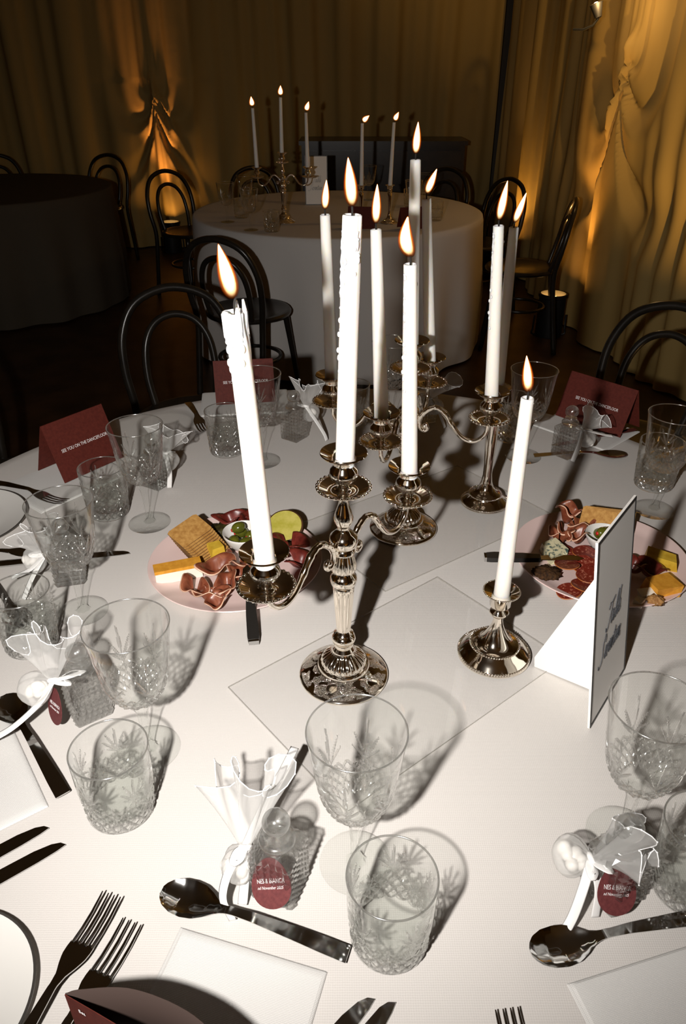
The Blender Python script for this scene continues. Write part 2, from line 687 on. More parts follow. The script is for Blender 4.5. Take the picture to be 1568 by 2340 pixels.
# back drape runs left to right, right drape runs from the back corner towards the camera
drape('drape', [(-4.3, 7.35), (-2.5, 7.32), (-1.0, 7.34), (.3, 7.36), (1.34, 7.4)],
      [(2.68, 1.36, .50, 1.0, ((-.16, .8), (-.03, 1.0), (.07, 1.0), (.20, .9), (.42, 1.0)))], 'dark champagne drape across the back of the room, tied in a knot at left', 3, .05)
drape('drape', [(1.36, 7.3), (1.40, 6.2), (1.43, 5.2), (1.50, 4.45), (1.66, 3.7), (1.92, 2.7), (2.1, 1.2), (2.15, -1.2)],
      [(2.80, 1.56, .70, 1.0, ((-.20, .8),)), (4.35, 1.75, .8, 1.0, ())], 'amber-lit champagne drape along the right side of the room, hung in swags', 11, .055, inward=(-1, 0))


def uplight(loc, aim, power, label, size=75, col=(1, .50, .13)):
    t = thing('floor_uplight', label, 'lamp', loc, 0, 'uplights on the floor along the drapes')
    obj('housing', MB().lathe([(.078, .0), (.082, .01), (.082, .24), (.088, .245), (.088, .265), (.076, .265), (.074, .225), (.0, .225)], 28), M['black_metal'], t)
    obj('lens', MB().lathe([(.0, .2255), (.073, .2255), (.073, .229), (.0, .232)], 24, cap=False), M['lens'], t)
    b = MB().tube(spline([(-.098, 0, .13), (-.1, 0, .05), (-.09, 0, .006), (.09, 0, .006), (.1, 0, .05), (.098, 0, .13)], 24), .006, 8)
    obj('bracket', b, M['black_metal'], t)
    p = Vector(loc) + Vector((0, 0, .27))
    s = spot('uplight_beam', p, aim, power, col, size, .8, .03)
    return t


uplight((1.300, 4.66, 0), (1.47, 4.64, 1.6), 40, 'black floor uplight glowing at the foot of the right drape, behind the chairs', 52)
uplight((-1.56, 7.14, 0), (-1.62, 7.30, 1.2), 62, 'black floor uplight at the foot of the knotted drape at the back', 30, (1, .42, .12))
uplight((1.20, 6.15, 0), (1.46, 5.9, 1.9), 18, 'black floor uplight low behind the far chairs, by the right drape', 85, (1, .54, .13))
uplight((1.38, 1.95, 0), (1.56, 4.35, 1.75), 150, 'black floor uplight standing on the floor right of the near table', 50, (1, .60, .17))
uplight((.9, -1.75, 0), (.9, -2.2, 2.0), 17, 'added black floor uplight, unseen at the wall behind the camera', 110, (1, .55, .16))  # added out of view for golden silver reflections and warm fill
uplight((-4.2, -.2, 0), (-4.6, -.2, 2.0), 15, 'added black floor uplight, unseen at the left wall behind the camera', 110, (1, .55, .16))  # second added lamp, unseen, warms the shadows and the silver
# small lamp clipped high on the right drape
lt = thing('clip_lamp', 'small bright lamp clipped to the right drape above its tie', 'lamp', (1.245, 4.40, 1.70), (0, .35, 2.5))
obj('shade', MB().lathe([(.012, -.03), (.016, -.028), (.030, .03), (.033, .032), (.028, .032), (.012, -.022), (0, -.022)], 24), M['black_metal'], lt)
obj('bulb', MB().ball((0, 0, .018), .022), M['bulb'], lt)
obj('clip', MB().tube([(0, 0, -.03), (.03, 0, -.05), (.08, 0, -.05), (.13, 0, -.03)], .006, 8), M['black_metal'], lt)
pl = bpy.data.lights.new('clip_lamp_light', 'POINT')
pl.energy = 4.0
pl.color = (1, .62, .25)
pl.shadow_soft_size = .03
plo = bpy.data.objects.new('clip_lamp_light', pl)
COL.objects.link(plo)
plo.location = (1.24, 4.33, 1.74)
# ------------------------------------------------------------------ the near table
TC = (0.0, 1.015)
TR = 0.828


def table_with_cloth(cx, cyy, label_t, label_c, group_t, seed, mat=None):
    t = thing('banquet_table', label_t, 'table', (cx, cyy, 0), 0, group_t)
    obj('tabletop', MB().lathe([(0, .715), (TR - .012, .715), (TR - .006, .73), (TR - .012, .7465), (0, .7465)], 64, cap=False), M['floor'], t)
    for k in range(4):
        a = PI / 4 + k * PI / 2
        obj('leg', MB().tube([(.5 * math.cos(a), .5 * math.sin(a), .716), (.56 * math.cos(a), .56 * math.sin(a), 0)], .016, 10), M['black_metal'], t)
    n = 220
    th = np.linspace(0, 2 * PI, n, endpoint=False)
    rows = []
    for r in (0.0, .2, .4, .6, .72, .80, TR - .006):
        rows.append(np.stack([r * np.cos(th), r * np.sin(th), np.full(n, TZ - .0008)], -1))
    rows.append(np.stack([(TR + .002) * np.cos(th), (TR + .002) * np.sin(th), np.full(n, TZ - .005)], -1))
    w = wob(th / (2 * PI), seed, 9, 22, 6)
    w -= w.mean()
    w = np.sin(13 * th + 2.5 * np.sin(2 * th + seed)) * .6 + w * .7
    for d in np.linspace(.03, .735, 14):
        k = min(1, d / .45)
        rr = TR + .006 + .030 * k * (w + .75) + .01 * k
        rows.append(np.stack([rr * np.cos(th), rr * np.sin(th), np.full(n, TZ - d)], -1))
    P = np.stack(rows, 1)
    o = obj('tablecloth', MB().grid(P, close_u=True), mat or M['cloth'], angle=None, loc=(cx, cyy, 0))
    tag(o, label_c, 'tablecloth')
    return t


table_with_cloth(TC[0], TC[1], 'round banquet table hidden under the bright white cloth in front', 'white linen cloth covering the near round table, brightly lit', 'round tables', 5)


def sheet(corner, e1, e2, label):
    """clear rectangle lying on the cloth"""
    c = np.array(corner)
    a, b = np.array(e1), np.array(e2)
    o = MB().prism([(0, 0), tuple(a), tuple(a + b), tuple(b)], 0, .0024, 0, 1)
    x = obj('acrylic_sheet', o, [M['acrylic'], M['acrylic_edge']], smooth=False, loc=(c[0], c[1], TZ + .0002))
    return tag(x, label, 'acrylic sheet', 'clear sheets under the candle holders')


sheet((.0039, .5482), (.3088, .2529), (-.159, .1966), 'clear acrylic sheet under the front candelabra and the short candlestick')
sheet((.0669, .9587), (.3235, .2353), (-.1515, .2008), 'clear acrylic sheet under the rear candelabra and the tall candlestick')
SZ = TZ + .0027      # on a sheet

# ------------------------------------------------------------------ silver
CUP = [(.006, -.048), (.0068, -.044), (.0055, -.040), (.010, -.0365), (.0155, -.031), (.0172, -.026), (.0158, -.020), (.0122, -.016), (.0115, -.012),
       (.0138, -.009), (.020, -.005), (.0262, -.001), (.0276, .0008), (.0270, .0022), (.020, -.001), (.0140, -.0035), (.0120, -.005), (.0118, -.0155), (0, -.0155)]
CUP_ME = MB().lathe(CUP, 48, cap=False).mesh('candle_cup', M['silver_cup'], angle=60)


def scallop(T, K, R, Z):
    k = np.clip((R - .024) / .0085, 0, 1)
    return R * (1 + k * .035 * (np.abs(np.cos(14 * T)) - .5))


def plate_mesh():
    b = MB().lathe([(.004, -.005), (.009, -.004), (.020, -.0015), (.029, .0025), (.0322, .0040), (.0328, .0050), (.0312, .0058), (.0285, .0050), (.020, .0010), (.0105, -.0005), (.0085, .0015), (.006, .003), (0, .003)], 140, scallop, cap=False)
    for k in range(28):
        a = 2 * PI * (k + .5) / 28
        b.ball((.0315 * math.cos(a), .0315 * math.sin(a), .0052), .0023, 8, 5)
    return b.mesh('drip_plate', M['silver'], angle=60)


PLATE_ME = plate_mesh()
STEM = [(0, .044), (.0148, .045), (.0115, .050), (.0128, .053), (.0115, .056), (.0150, .060), (.0160, .064), (.0150, .068), (.0115, .071), (.0130, .074), (.0105, .077), (.0095, .079)]
STEM += [(.0094 + (.0140 - .0094) * k / 10, .080 + .068 * k / 10) for k in range(11)]
STEM += [(.0128, .151), (.0158, .154), (.0172, .159), (.0170, .164), (.0150, .167), (.0125, .170), (.0120, .173), (.0158, .176), (.0152, .182), (.0136, .189), (.0118, .196), (.0112, .199),
         (.0142, .201), (.0142, .205), (.0120, .208), (.0168, .213), (.0178, .219), (.0168, .225), (.0118, .230), (.0085, .233), (.0070, .236), (.0085, .240), (.0115, .246), (.0121, .251), (.0100, .259), (.0070, .268), (.0052, .276), (.0060, .281), (.0045, .285)]


def stem_disp(T, K, R, Z):
    fl = ((Z > .0805) & (Z < .1475)) * .10 * np.abs(np.cos(8 * T)) ** 1.5
    rib = ((Z > .1765) & (Z < .1965)) * .09 * np.abs(np.cos(10 * T)) ** 1.5
    return R * (1 + rib - fl)


STEM_ME = MB().lathe(STEM, 128, stem_disp).mesh('stem', M['silver'], angle=50)
BASE = [(0, .0), (.0605, 0), (.0608, .0022), (.0598, .0036), (.0585, .0045), (.055, .0075), (.050, .0110), (.044, .0148), (.038, .0178), (.0355, .0188), (.0352, .0205), (.0342, .0222), (.0330, .0222), (.0322, .0210), (.0312, .0222), (.0305, .0240),
        (.0300, .027), (.0275, .0315), (.0235, .0355), (.0190, .0390), (.0155, .0425), (.0148, .0455), (0, .0455)]
BASE_ME = MB().lathe(BASE, 160, lambda T, K, R, Z: R * (1 + ((Z > .0245) & (Z < .041) & (R > .012)) * .075 * (np.abs(np.cos(12 * T)) - .5)), cap=False).mesh('base', M['silver_base'], angle=50)


def arm_mesh():
    p = spline([(.010, 0, .203), (.018, 0, .212), (.029, 0, .225), (.043, 0, .232), (.058, 0, .226), (.072, 0, .207), (.087, 0, .189), (.104, 0, .1815), (.119, 0, .186), (.129, 0, .199), (.1315, 0, .216)], 70)
    t = np.linspace(0, 1, 70)
    r = .0047 - .0014 * t + .0009 * np.exp(-((t - .42) / .035) ** 2) + .0009 * np.exp(-((t - .50) / .02) ** 2)
    r = r * (1 + .07 * np.sin(t * 110) * (t < .42))
    b = MB().tube(p, r, 12)
    q = spline([(.033, 0, .2275), (.024, 0, .2185), (.019, 0, .207), (.0205, 0, .196), (.027, 0, .1905), (.0325, 0, .1945), (.031, 0, .2005), (.0275, 0, .1995)], 34)
    b.tube(q, np.linspace(.0040, .0032, 34), 10)
    b.ball((.0278, 0, .1985), .0046, 12, 8)
    return b.mesh('arm', M['silver'], angle=70)


ARM_ME = arm_mesh()


def candelabra(label, loc, angles, rot=0., k=1.0, group='silver candelabra with twin drip plates'):
    t = thing('candelabra', label, 'candelabra', loc, rot, group)
    obj('base', BASE_ME, None, t)
    obj('stem', STEM_ME, None, t)
    obj('drip_plate', PLATE_ME, None, t, loc=(0, 0, .2885))
    obj('candle_cup', CUP_ME, None, t, loc=(0, 0, .3365))
    for a in angles:
        a = math.radians(a)
        ar = obj('arm', ARM_ME, None, t, rot=(0, 0, a))
        obj('drip_plate', PLATE_ME, None, ar, loc=(.132, 0, .2195))
        obj('candle_cup', CUP_ME, None, ar, loc=(.132, 0, .2680))
    t.scale = (1, 1, k)
    return t


ca_f = candelabra('tall silver candelabra in front, three candles on two arms and a centre cup', (.0008, .7695, SZ), (-130.5, 49.5))
ca_r = candelabra('silver candelabra behind, five candles on four arms and a centre cup', (.1085, 1.147, SZ), (-16, 164, -113, 70), 0, 1.03)


def beads(b, r, z, n, s):
    for k in range(n):
        a = 2 * PI * k / n
        b.ball((r * math.cos(a), r * math.sin(a), z), s, 7, 5)
    return b


def candlestick(label, loc, tall):
    t = thing('candlestick', label, 'candlestick', loc, 0, 'beaded silver candlesticks')
    if tall:
        R0, zc = .0452, .2325
        prof = [(0, .0), (R0, 0), (R0, .003), (.043, .0055), (.038, .010), (.032, .0155), (.0305, .0185), (.0295, .021), (.026, .0225), (.020, .026), (.0145, .033), (.0105, .045), (.0085, .060), (.0085, .080), (.0100, .120), (.0118, .160), (.0128, .180), (.0122, .186), (.0085, .190)]
        ring = .0305
    else:
        R0, zc = .0510, .1100
        prof = [(0, .0), (R0, 0), (R0, .003), (.0485, .0055), (.0445, .0100), (.0395, .0150), (.0350, .0185), (.0335, .0205), (.0310, .0215), (.0265, .0225), (.0215, .0265), (.0165, .034), (.0115, .044), (.0080, .054), (.0064, .063), (.0064, .067)]
        ring = .0342
    obj('foot', beads(beads(MB().lathe(prof, 72), R0 - .001, .0045, 84, .0019), ring, .0205, 60, .0016), M['silver'], t, angle=60)
    zn = prof[-1][1]
    top = [(0, zn - .0005), (.0068, zn), (.0070, zn + .002), (.0122, zn + .0055), (.0136, zn + .0080), (.0122, zn + .0105), (.0070, zn + .014), (.0070, zn + .0165), (.0125, zn + .018), (.0142, zn + .021), (.0146, zc - .006), (.0165, zc - .004), (.0225, zc - .001), (.0248, zc), (.0240, zc + .0012), (.0170, zc - .0012), (.0125, zc - .003), (.0122, zc - .018), (0, zc - .018)]
    if tall:
        top = [(0, zn - .0005)] + [(r, z) for r, z in top[1:9]] + [(.0142, zn + .021)] + top[10:]
    obj('candle_cup', beads(MB().lathe(top, 56, cap=False), .0244, zc + .0008, 52, .0013), M['silver'], t, angle=60)
    return t


cs_f = candlestick('short beaded silver candlestick in front of the table sign', (.2138, .8105, SZ), False)
cs_b = candlestick('taller beaded silver candlestick beside the rear candelabra', (.2705, 1.2400, SZ), True)

# ------------------------------------------------------------------ candles


def candle_body(kind, L=.265, seed=1):
    r = random.Random(seed)
    n = 36
    zs = np.concatenate([np.linspace(0, L * .8, 12), np.linspace(L * .8, L, 14)[1:]])
    prof = [(0, 0)] + [(.0110 - .0034 * (z / L), z) for z in zs]
    rt = prof[-1][1], prof[-1][0]
    if kind == 'broken':
        prof = [(0, 0)] + [(.0112 - .0012 * (z / L), z) for z in zs]
        rt = L, prof[-1][0]

        def disp(T, K, R, Z):
            e = np.exp(-((L - Z) / .035) ** 2)
            return R * (1 + e * .13 * np.sin(3 * T + 1) + e * .08 * np.sin(7 * T + 40 * Z) + .05 * e * np.sin(200 * Z + 2 * T))
    elif kind == 'drip':
        prof = [(0, 0)] + [(.0112 - .0016 * (z / L), z) for z in zs]
        rt = L, prof[-1][0]

        def disp(T, K, R, Z):
            e = np.clip((Z - L * .45) / (L * .5), 0, 1)
            return R * (1 + e * .05 * np.sin(5 * T + 9 * Z) + e * .03 * np.sin(11 * T - 60 * Z))
    else:
        disp = None
    zt, rr = rt
    prof += [(rr - .0012, zt + .0008), (rr - .003, zt - .002), (0, zt - .003)]
    b = MB().lathe(prof, n, disp, cap=False)
    if kind == 'broken':
        for a, h, w in ((-.2, .010, .0024), (.9, .008, .0022), (3.0, .002, .004), (4.6, .006, .003)):
            x, y = (rr - .0012) * math.cos(a), (rr - .0012) * math.sin(a)
            b.tube([(x, y, zt - .02), (x, y, zt), (x * .95, y * .95, zt + h)], [w, w, w * .45], 8)
    return b


def drips(kind, L=.265, seed=1):
    r = random.Random(seed)
    b = MB()
    rad = lambda z: .0112 - .0016 * z / L
    runs = {'drip': [(-.1, .42, .95, 13), (.3, .62, .93, 7), (3.1, .62, .99, 8), (1.6, .8, .95, 5)],
            'broken': [(3.3, .78, .95, 6), (2.9, .88, .96, 4), (.1, .86, .99, 4), (4.6, .84, .97, 3)],
            'few': [(3.2, .45, .97, 12), (.1, .8, .97, 3)]}[kind]
    if kind == 'few':
        rad = lambda z: .0110 - .0034 * z / L
    for a, z0, z1, n in runs:
        for k in range(n):
            z = L * (z0 + (z1 - z0) * (k + r.random() * .8) / n)
            q = a + r.uniform(-.25, .25)
            s = r.uniform(.0011, .0021) * (1.3 if kind == 'broken' else 1)
            x = rad(z) + s * .35
            b.ball((x * math.cos(q), x * math.sin(q), z), (s, s, s * r.uniform(1.1, 2.2)), 8, 6)
        z0b, z1b = L * (z0 + .55 * (z1 - z0)), L * z1
        zz = np.linspace(z0b, z1b, 14)
        xs = np.array([rad(z) + .0002 for z in zz])
        b.tube(np.stack([xs * math.cos(a), xs * math.sin(a), zz], -1), .0014 + .0006 * np.sin(zz * 400), 7)
    return b


def flame_mesh(curl=0.0):
    z = np.array([0, .04, .10, .18, .28, .40, .52, .64, .76, .86, .94, 1.0])
    r = np.array([.30, .55, .78, .93, 1.0, .97, .88, .74, .54, .34, .16, .0]) * .5
    n = 24
    th = np.linspace(0, 2 * PI, n, endpoint=False)
    P = np.zeros((n, len(z), 3))
    for j in range(len(z)):
        P[:, j, 0] = r[j] * np.cos(th) + curl * math.sin(z[j] * PI) * 1.0
        P[:, j, 1] = r[j] * np.sin(th)
        P[:, j, 2] = z[j]
    b = MB().grid(P, close_u=True)
    b.f.append([i * len(z) for i in range(n)][::-1])
    b.mi.append(0)
    return b.mesh('flame', M['flame'], angle=None)


FLAME = flame_mesh(0)
FLAME_C = flame_mesh(-.22)
BODY = {k: candle_body(k).mesh('wax_body', M['wax'], angle=60) for k in ('clean', 'drip', 'broken')}
DRIP = {k: drips(k).mesh('wax_drips', M['wax'], angle=None) for k in ('drip', 'broken', 'few')}
WICK = MB().tube(spline([(0, 0, -.004), (0, 0, .005), (.001, 0, .010), (.003, 0, .0135)], 12), .0011, 8).mesh('wick', M['wick'])
WICK_C = MB().tube(spline([(0, 0, -.004), (.0005, 0, .006), (-.0005, 0, .012), (-.005, 0, .019)], 14), .0011, 8).mesh('wick', M['wick'])


def candle(label, bottom, top, kind='clean', drip=None, flame=(.042, .012, 0.), curl=False, group='lit white taper candles', wick_h=.012):
    B, T = Vector(bottom), Vector(top)
    L = (T - B).length
    t = thing('taper_candle', label, 'candle', B, (0, 0, 0), group)
    t.rotation_euler = (T - B).to_track_quat('Z', 'X').to_euler()
    k = L / .265
    obj('wax_body', BODY[kind], None, t).scale = (1, 1, k)
    if drip:
        obj('wax_drips', DRIP[drip], None, t).scale = (1, 1, k)
    q = t.rotation_euler.to_matrix().inverted()
    w = obj('wick', WICK_C if curl else WICK, None, t, loc=(0, 0, L))
    fl = obj('flame', FLAME_C if curl else FLAME, None, t)
    h, wd, lean = flame
    fl.scale = (wd * 1.16, wd * 1.05, h)
    fl.location = (q @ Vector((.0, 0, 0))) + Vector((0, 0, L + wick_h - .004))
    fl.rotation_euler = (q @ Matrix.Rotation(lean, 3, 'Y')).to_euler()
    return t


candle('leaning thick candle with a broken melted top, on the left arm of the front candelabra', (-.0836, .6655, 1.0065), (-.0955, .6584, 1.283), 'broken', 'broken', (.048, .0150, -.20), wick_h=.016)
candle('dripping candle in the centre cup of the front candelabra', (.0022, .7695, 1.0745), (.0089, .7738, 1.345), 'drip', 'drip', (.0445, .0125, -.10))
candle('candle with a curled flame on the rear-right arm of the front candelabra', (.0872, .8690, 1.0065), (.0753, .861, 1.279), 'clean', 'few', (.0445, .0165, -.10), True, wick_h=.012)
candle('tallest candle, in the centre cup of the rear candelabra', (.1085, 1.1490, 1.0845), (.1022, 1.1595, 1.356), 'clean', None, (.041, .0115, .04))
candle('candle on the left arm of the rear candelabra', (-.0185, 1.1830, 1.0145), (-.0264, 1.1724, 1.281), 'clean', None, (.041, .0115, .07))
candle('candle turned grey in shadow on the front arm of the rear candelabra', (.0575, 1.0260, 1.0145), (.0438, 1.046, 1.283), 'clean', None, (.049, .0122, .02))
candle('candle with wax beads down its side on the right arm of the rear candelabra', (.2352, 1.1100, 1.0145), (.2173, 1.1019, 1.278), 'clean', 'few', (.052, .0120, .13))
candle('candle on the back arm of the rear candelabra, flame blown right', (.1537, 1.2700, 1.0145), (.1313, 1.2618, 1.2905), 'clean', None, (.039, .0120, .38))
candle('leaning candle in the short front candlestick', (.2140, .8100, .8450), (.2126, .8074, 1.141), 'clean', None, (.0445, .0125, -.17))
candle('half-shaded candle in the tall candlestick, close behind another candle', (.2720, 1.2400, .9680), (.2684, 1.2374, 1.252), 'clean', None, (.046, .0115, .30))

# ------------------------------------------------------------------ cut glass


def ray_cut(u, v, u0, v0, ang, l, w):
    du, dv = u - u0, v - v0
    s, c = math.sin(ang), math.cos(ang)
    t = (du * s + dv * c) / l
    d = np.abs(du * c - dv * s)
    ww = w * np.clip(np.sin(PI * np.clip(t, 0, 1)), 0, 1) ** .6
    return np.where((t > 0) & (t < 1), np.clip(1 - d / (ww + 1e-6), 0, 1), 0)


def lattice(u, v, sp, w):
    a = np.abs(((u + v) / sp + .5) % 1 - .5) * sp
    b = np.abs(((u - v) / sp + .5) % 1 - .5) * sp
    return np.maximum(np.clip(1 - a / w, 0, 1), np.clip(1 - b / w, 0, 1))


def glass_pattern(n, v0, up, low_lo, low_hi, rm, sp=.011, star=None):
    def f(T, Z):
        d = np.zeros_like(T)
        P = 2 * PI / n
        th = ((T + P / 2) % P) - P / 2
        u = th * rm
        for ang, l in up:
            d = np.maximum(d, ray_cut(u, Z, 0, v0, math.radians(ang), l, .0021))
        for ang in (-150, -125, 125, 150, 180):
            d = np.maximum(d, ray_cut(u, Z, 0, v0, math.radians(ang), .014, .0017))
        th2 = (T % P) - P / 2
        u2 = th2 * rm
        if star:
            for k in range(10):
                d = np.maximum(d, ray_cut(u2, Z, 0, star[0], 2 * PI * k / 10, star[1], .0018))
        m = np.clip((Z - low_lo) / .003, 0, 1) * np.clip((low_hi - Z) / .003, 0, 1)
        cells = round(2 * PI * rm / sp)
        uu = T * (cells * sp / (2 * PI))
        d = np.maximum(d, m * lattice(uu, Z - low_lo, sp, .0026))
        return d
    return f


GP = glass_pattern(6, .117, [(-40, .024), (-21, .036), (0, .052), (21, .036), (40, .024)], .087, .117, .040, .0115)
TP = glass_pattern(5, .050, [(-62, .016), (-40, .024), (-20, .031), (0, .036), (20, .031), (40, .024), (62, .016)], .006, .044, .041, .0135, (.030, .020))


def cut_faces(b, pat, no, k0):
    """give the facets that were cut into the outer wall their own material slot"""
    v = np.concatenate(b.v)
    f = np.array(b.f)
    c = v[f].mean(1)
    d = pat(np.arctan2(c[:, 1], c[:, 0]), c[:, 2])
    rmin = f.min(1)
    per = b.v[0].shape[0] // 216
    k = rmin % per
    out = (k >= k0) & (k < k0 + no - 1) & (d > .12)
    b.mi = out.astype(int).tolist()
    return b


def goblet_meshes():
    zb = np.array([.083, .085, .088, .093, .100, .110, .122, .140, .160, .178, .188, .1945])
    rb = np.array([.0105, .0150, .0205, .0265, .0312, .0352, .0382, .0405, .0428, .0450, .0464, .0474])
    zo = np.linspace(.083, .1945, 84)
    ro = np.interp(zo, zb, rb)
    ro = np.convolve(np.pad(ro, 2, 'edge'), np.ones(5) / 5, 'valid')
    ro[0] = .0105
    zi = np.linspace(.194, .0955, 26)
    wall = np.interp(zi, [.095, .12, .15, .195], [.0048, .0036, .0022, .0016])
    ri = np.interp(zi, zo, ro) - wall
    prof = [(0, .0825)] + list(zip(ro, zo)) + [(.0468, .1953)] + list(zip(ri, zi)) + [(.012, .0935), (0, .093)]
    no = len(zo)

    def disp(T, K, R, Z):
        out = (K >= 1) & (K <= no)
        d = GP(T, Z)
        step = ((Z > .083) & (Z < .094)) * .05 * np.cos(12 * T)
        return np.where(out, R - .0018 * d + R * step, R)
    bowl = cut_faces(MB().lathe(prof, 216, disp, cap=False), GP, no, 1).mesh('bowl', [M['glass'], M['glass_cut']], angle=24)
    stem = MB().lathe([(.0100, .0825), (.0078, .079), (.0092, .0755), (.0096, .0725), (.0078, .0690), (.0070, .066), (.0062, .055), (.0052, .040), (.0047, .025), (.0052, .014), (.0068, .008), (.0105, .0045)][::-1], 48,
                      lambda T, K, R, Z: R * (1 + .07 * np.cos(8 * T))).mesh('stem', M['glass_clear'], angle=50)
    foot = MB().lathe([(0, .0), (.0365, 0), (.0378, .0010), (.0372, .0021), (.028, .0029), (.018, .0035), (.0105, .0045), (0, .0046)], 64, cap=False).mesh('foot', M['glass_clear'], angle=60)
    lip = MB().tube([(.0470 * math.cos(a), .0470 * math.sin(a), .1950) for a in np.linspace(0, 2 * PI, 72, endpoint=False)], .00085, 8, closed=True).mesh('lip', M['glass_lip'], angle=None)
    return bowl, stem, foot, lip


GB, GS, GF, GL_ = goblet_meshes()


def goblet_proto(label, loc, rot):
    t = thing('wine_goblet', label, 'goblet', loc, rot, 'cut crystal goblets')
    obj('bowl', GB, None, t)
    obj('stem', GS, None, t)
    obj('foot', GF, None, t)
    obj('lip', GL_, None, t)
    return t


def tumbler_meshes():
    zo = np.concatenate([[.0, .0015, .004], np.linspace(.0065, .0975, 74)])
    ro = np.interp(zo, [0, .0015, .004, .008, .05, .0975], [.0310, .0338, .0362, .0375, .0405, .0420])
    zi = np.linspace(.097, .0165, 22)
    ri = np.interp(zi, zo, ro) - np.interp(zi, [.012, .03, .06, .0975], [.0052, .0042, .0030, .0018])
    prof = [(0, .0010), (.027, .0008)] + list(zip(ro, zo)) + [(.0412, .0981)] + list(zip(ri, zi)) + [(.024, .0135), (0, .0130)]
    no = len(zo)

    def disp(T, K, R, Z):
        out = (K >= 2) & (K <= no + 1)
        return np.where(out, R - .0021 * TP(T, Z), R)
    body = cut_faces(MB().lathe(prof, 216, disp, cap=False), TP, no, 2).mesh('glass_body', [M['glass'], M['glass_cut']], angle=24)
    wz = np.linspace(.0175, .056, 12)
    wr = np.interp(wz, zi[::-1], ri[::-1]) - .0004
    water = MB().lathe([(0, .0142), (.0235, .0145)] + list(zip(wr, wz)) + [(wr[-1] - .001, .0565), (0, .0563)], 96, cap=False).mesh('water', M['water'], angle=50)
    lip = MB().tube([(.0411 * math.cos(a), .0411 * math.sin(a), .0979) for a in np.linspace(0, 2 * PI, 72, endpoint=False)], .0010, 8, closed=True).mesh('lip', M['glass_lip'], angle=None)
    return body, water, lip


TB, TW, TL_ = tumbler_meshes()


def tumbler_proto(label, loc, rot):
    t = thing('water_tumbler', label, 'tumbler', loc, rot, 'cut crystal water tumblers')
    obj('glass_body', TB, None, t)
    obj('water', TW, None, t)
    obj('lip', TL_, None, t)
    return t


GOB = [((.0129, .4875), 0.25, 'crystal goblet behind the front centre water tumbler'),
       ((.3030, .5190), .5, 'crystal goblet in front of the table sign, cut by the frame at right'),
       ((-.2378, .6395), .1, 'crystal goblet behind the front-left tumbler, beside the charcuterie plate'),
       ((-.3995, .9097), .4, 'crystal goblet at the left, third from the front along the rim'),
       ((-.3548, 1.1686), .2, 'crystal goblet standing before the burgundy card with white lettering'),
       ((-.1707, 1.418), .6, 'crystal goblet half hidden behind the leaning candle'),
       ((.3861, 1.4408), .3, 'crystal goblet seen through the flame of the short candlestick'),
       ((.5859, 1.2159), .2, 'crystal goblet at the far right, behind the right platter'),
       ((.1122, 1.6199), .7, 'crystal goblet hidden behind the centre cup of the rear candelabra')]
goblet0 = goblet_proto(GOB[0][2], (*GOB[0][0], TZ), GOB[0][1])
for p, r, lab in GOB[1:]:
    copy_tree(goblet0, (*p, TZ), r, lab)
TUM = [((.0442, .4079), .2, 'water tumbler at the front centre, right of the long spoon'),
       ((-.2494, .5539), .5, 'water tumbler at the front left, before a tall goblet'),
       ((-.4491, .8318), .3, 'water tumbler cut by the frame at left, above the dark spoon'),
       ((-.4378, 1.203), .9, 'water tumbler under the burgundy card with white lettering'),
       ((-.2508, 1.462), .1, 'water tumbler left of the leaning candle, by the second burgundy card'),
       ((.3500, .4590), .7, 'water tumbler cut by the right edge beside a tagged favour bottle'),
       ((.6180, 1.3093), .3, 'water tumbler at the far right, behind a goblet'),
       ((.376, 1.5355), .4, 'water tumbler behind the tall candlestick'),
       ((.0200, 1.6100), .2, 'water tumbler behind the front arm of the rear candelabra')]
tumbler0 = tumbler_proto(TUM[0][2], (*TUM[0][0], TZ), TUM[0][1])
for p, r, lab in TUM[1:]:
    copy_tree(tumbler0, (*p, TZ), r, lab)
# ------------------------------------------------------------------ favours: pressed-glass bottle, organza pouch with sugared almonds


def frame(origin, zdir, xdir):
    z = Vector(zdir).normalized()
    x = Vector(xdir)
    x = (x - z * x.dot(z)).normalized()
    y = z.cross(x)
    m = Matrix((x, y, z)).transposed().to_4x4()
    m.translation = Vector(origin)
    return m


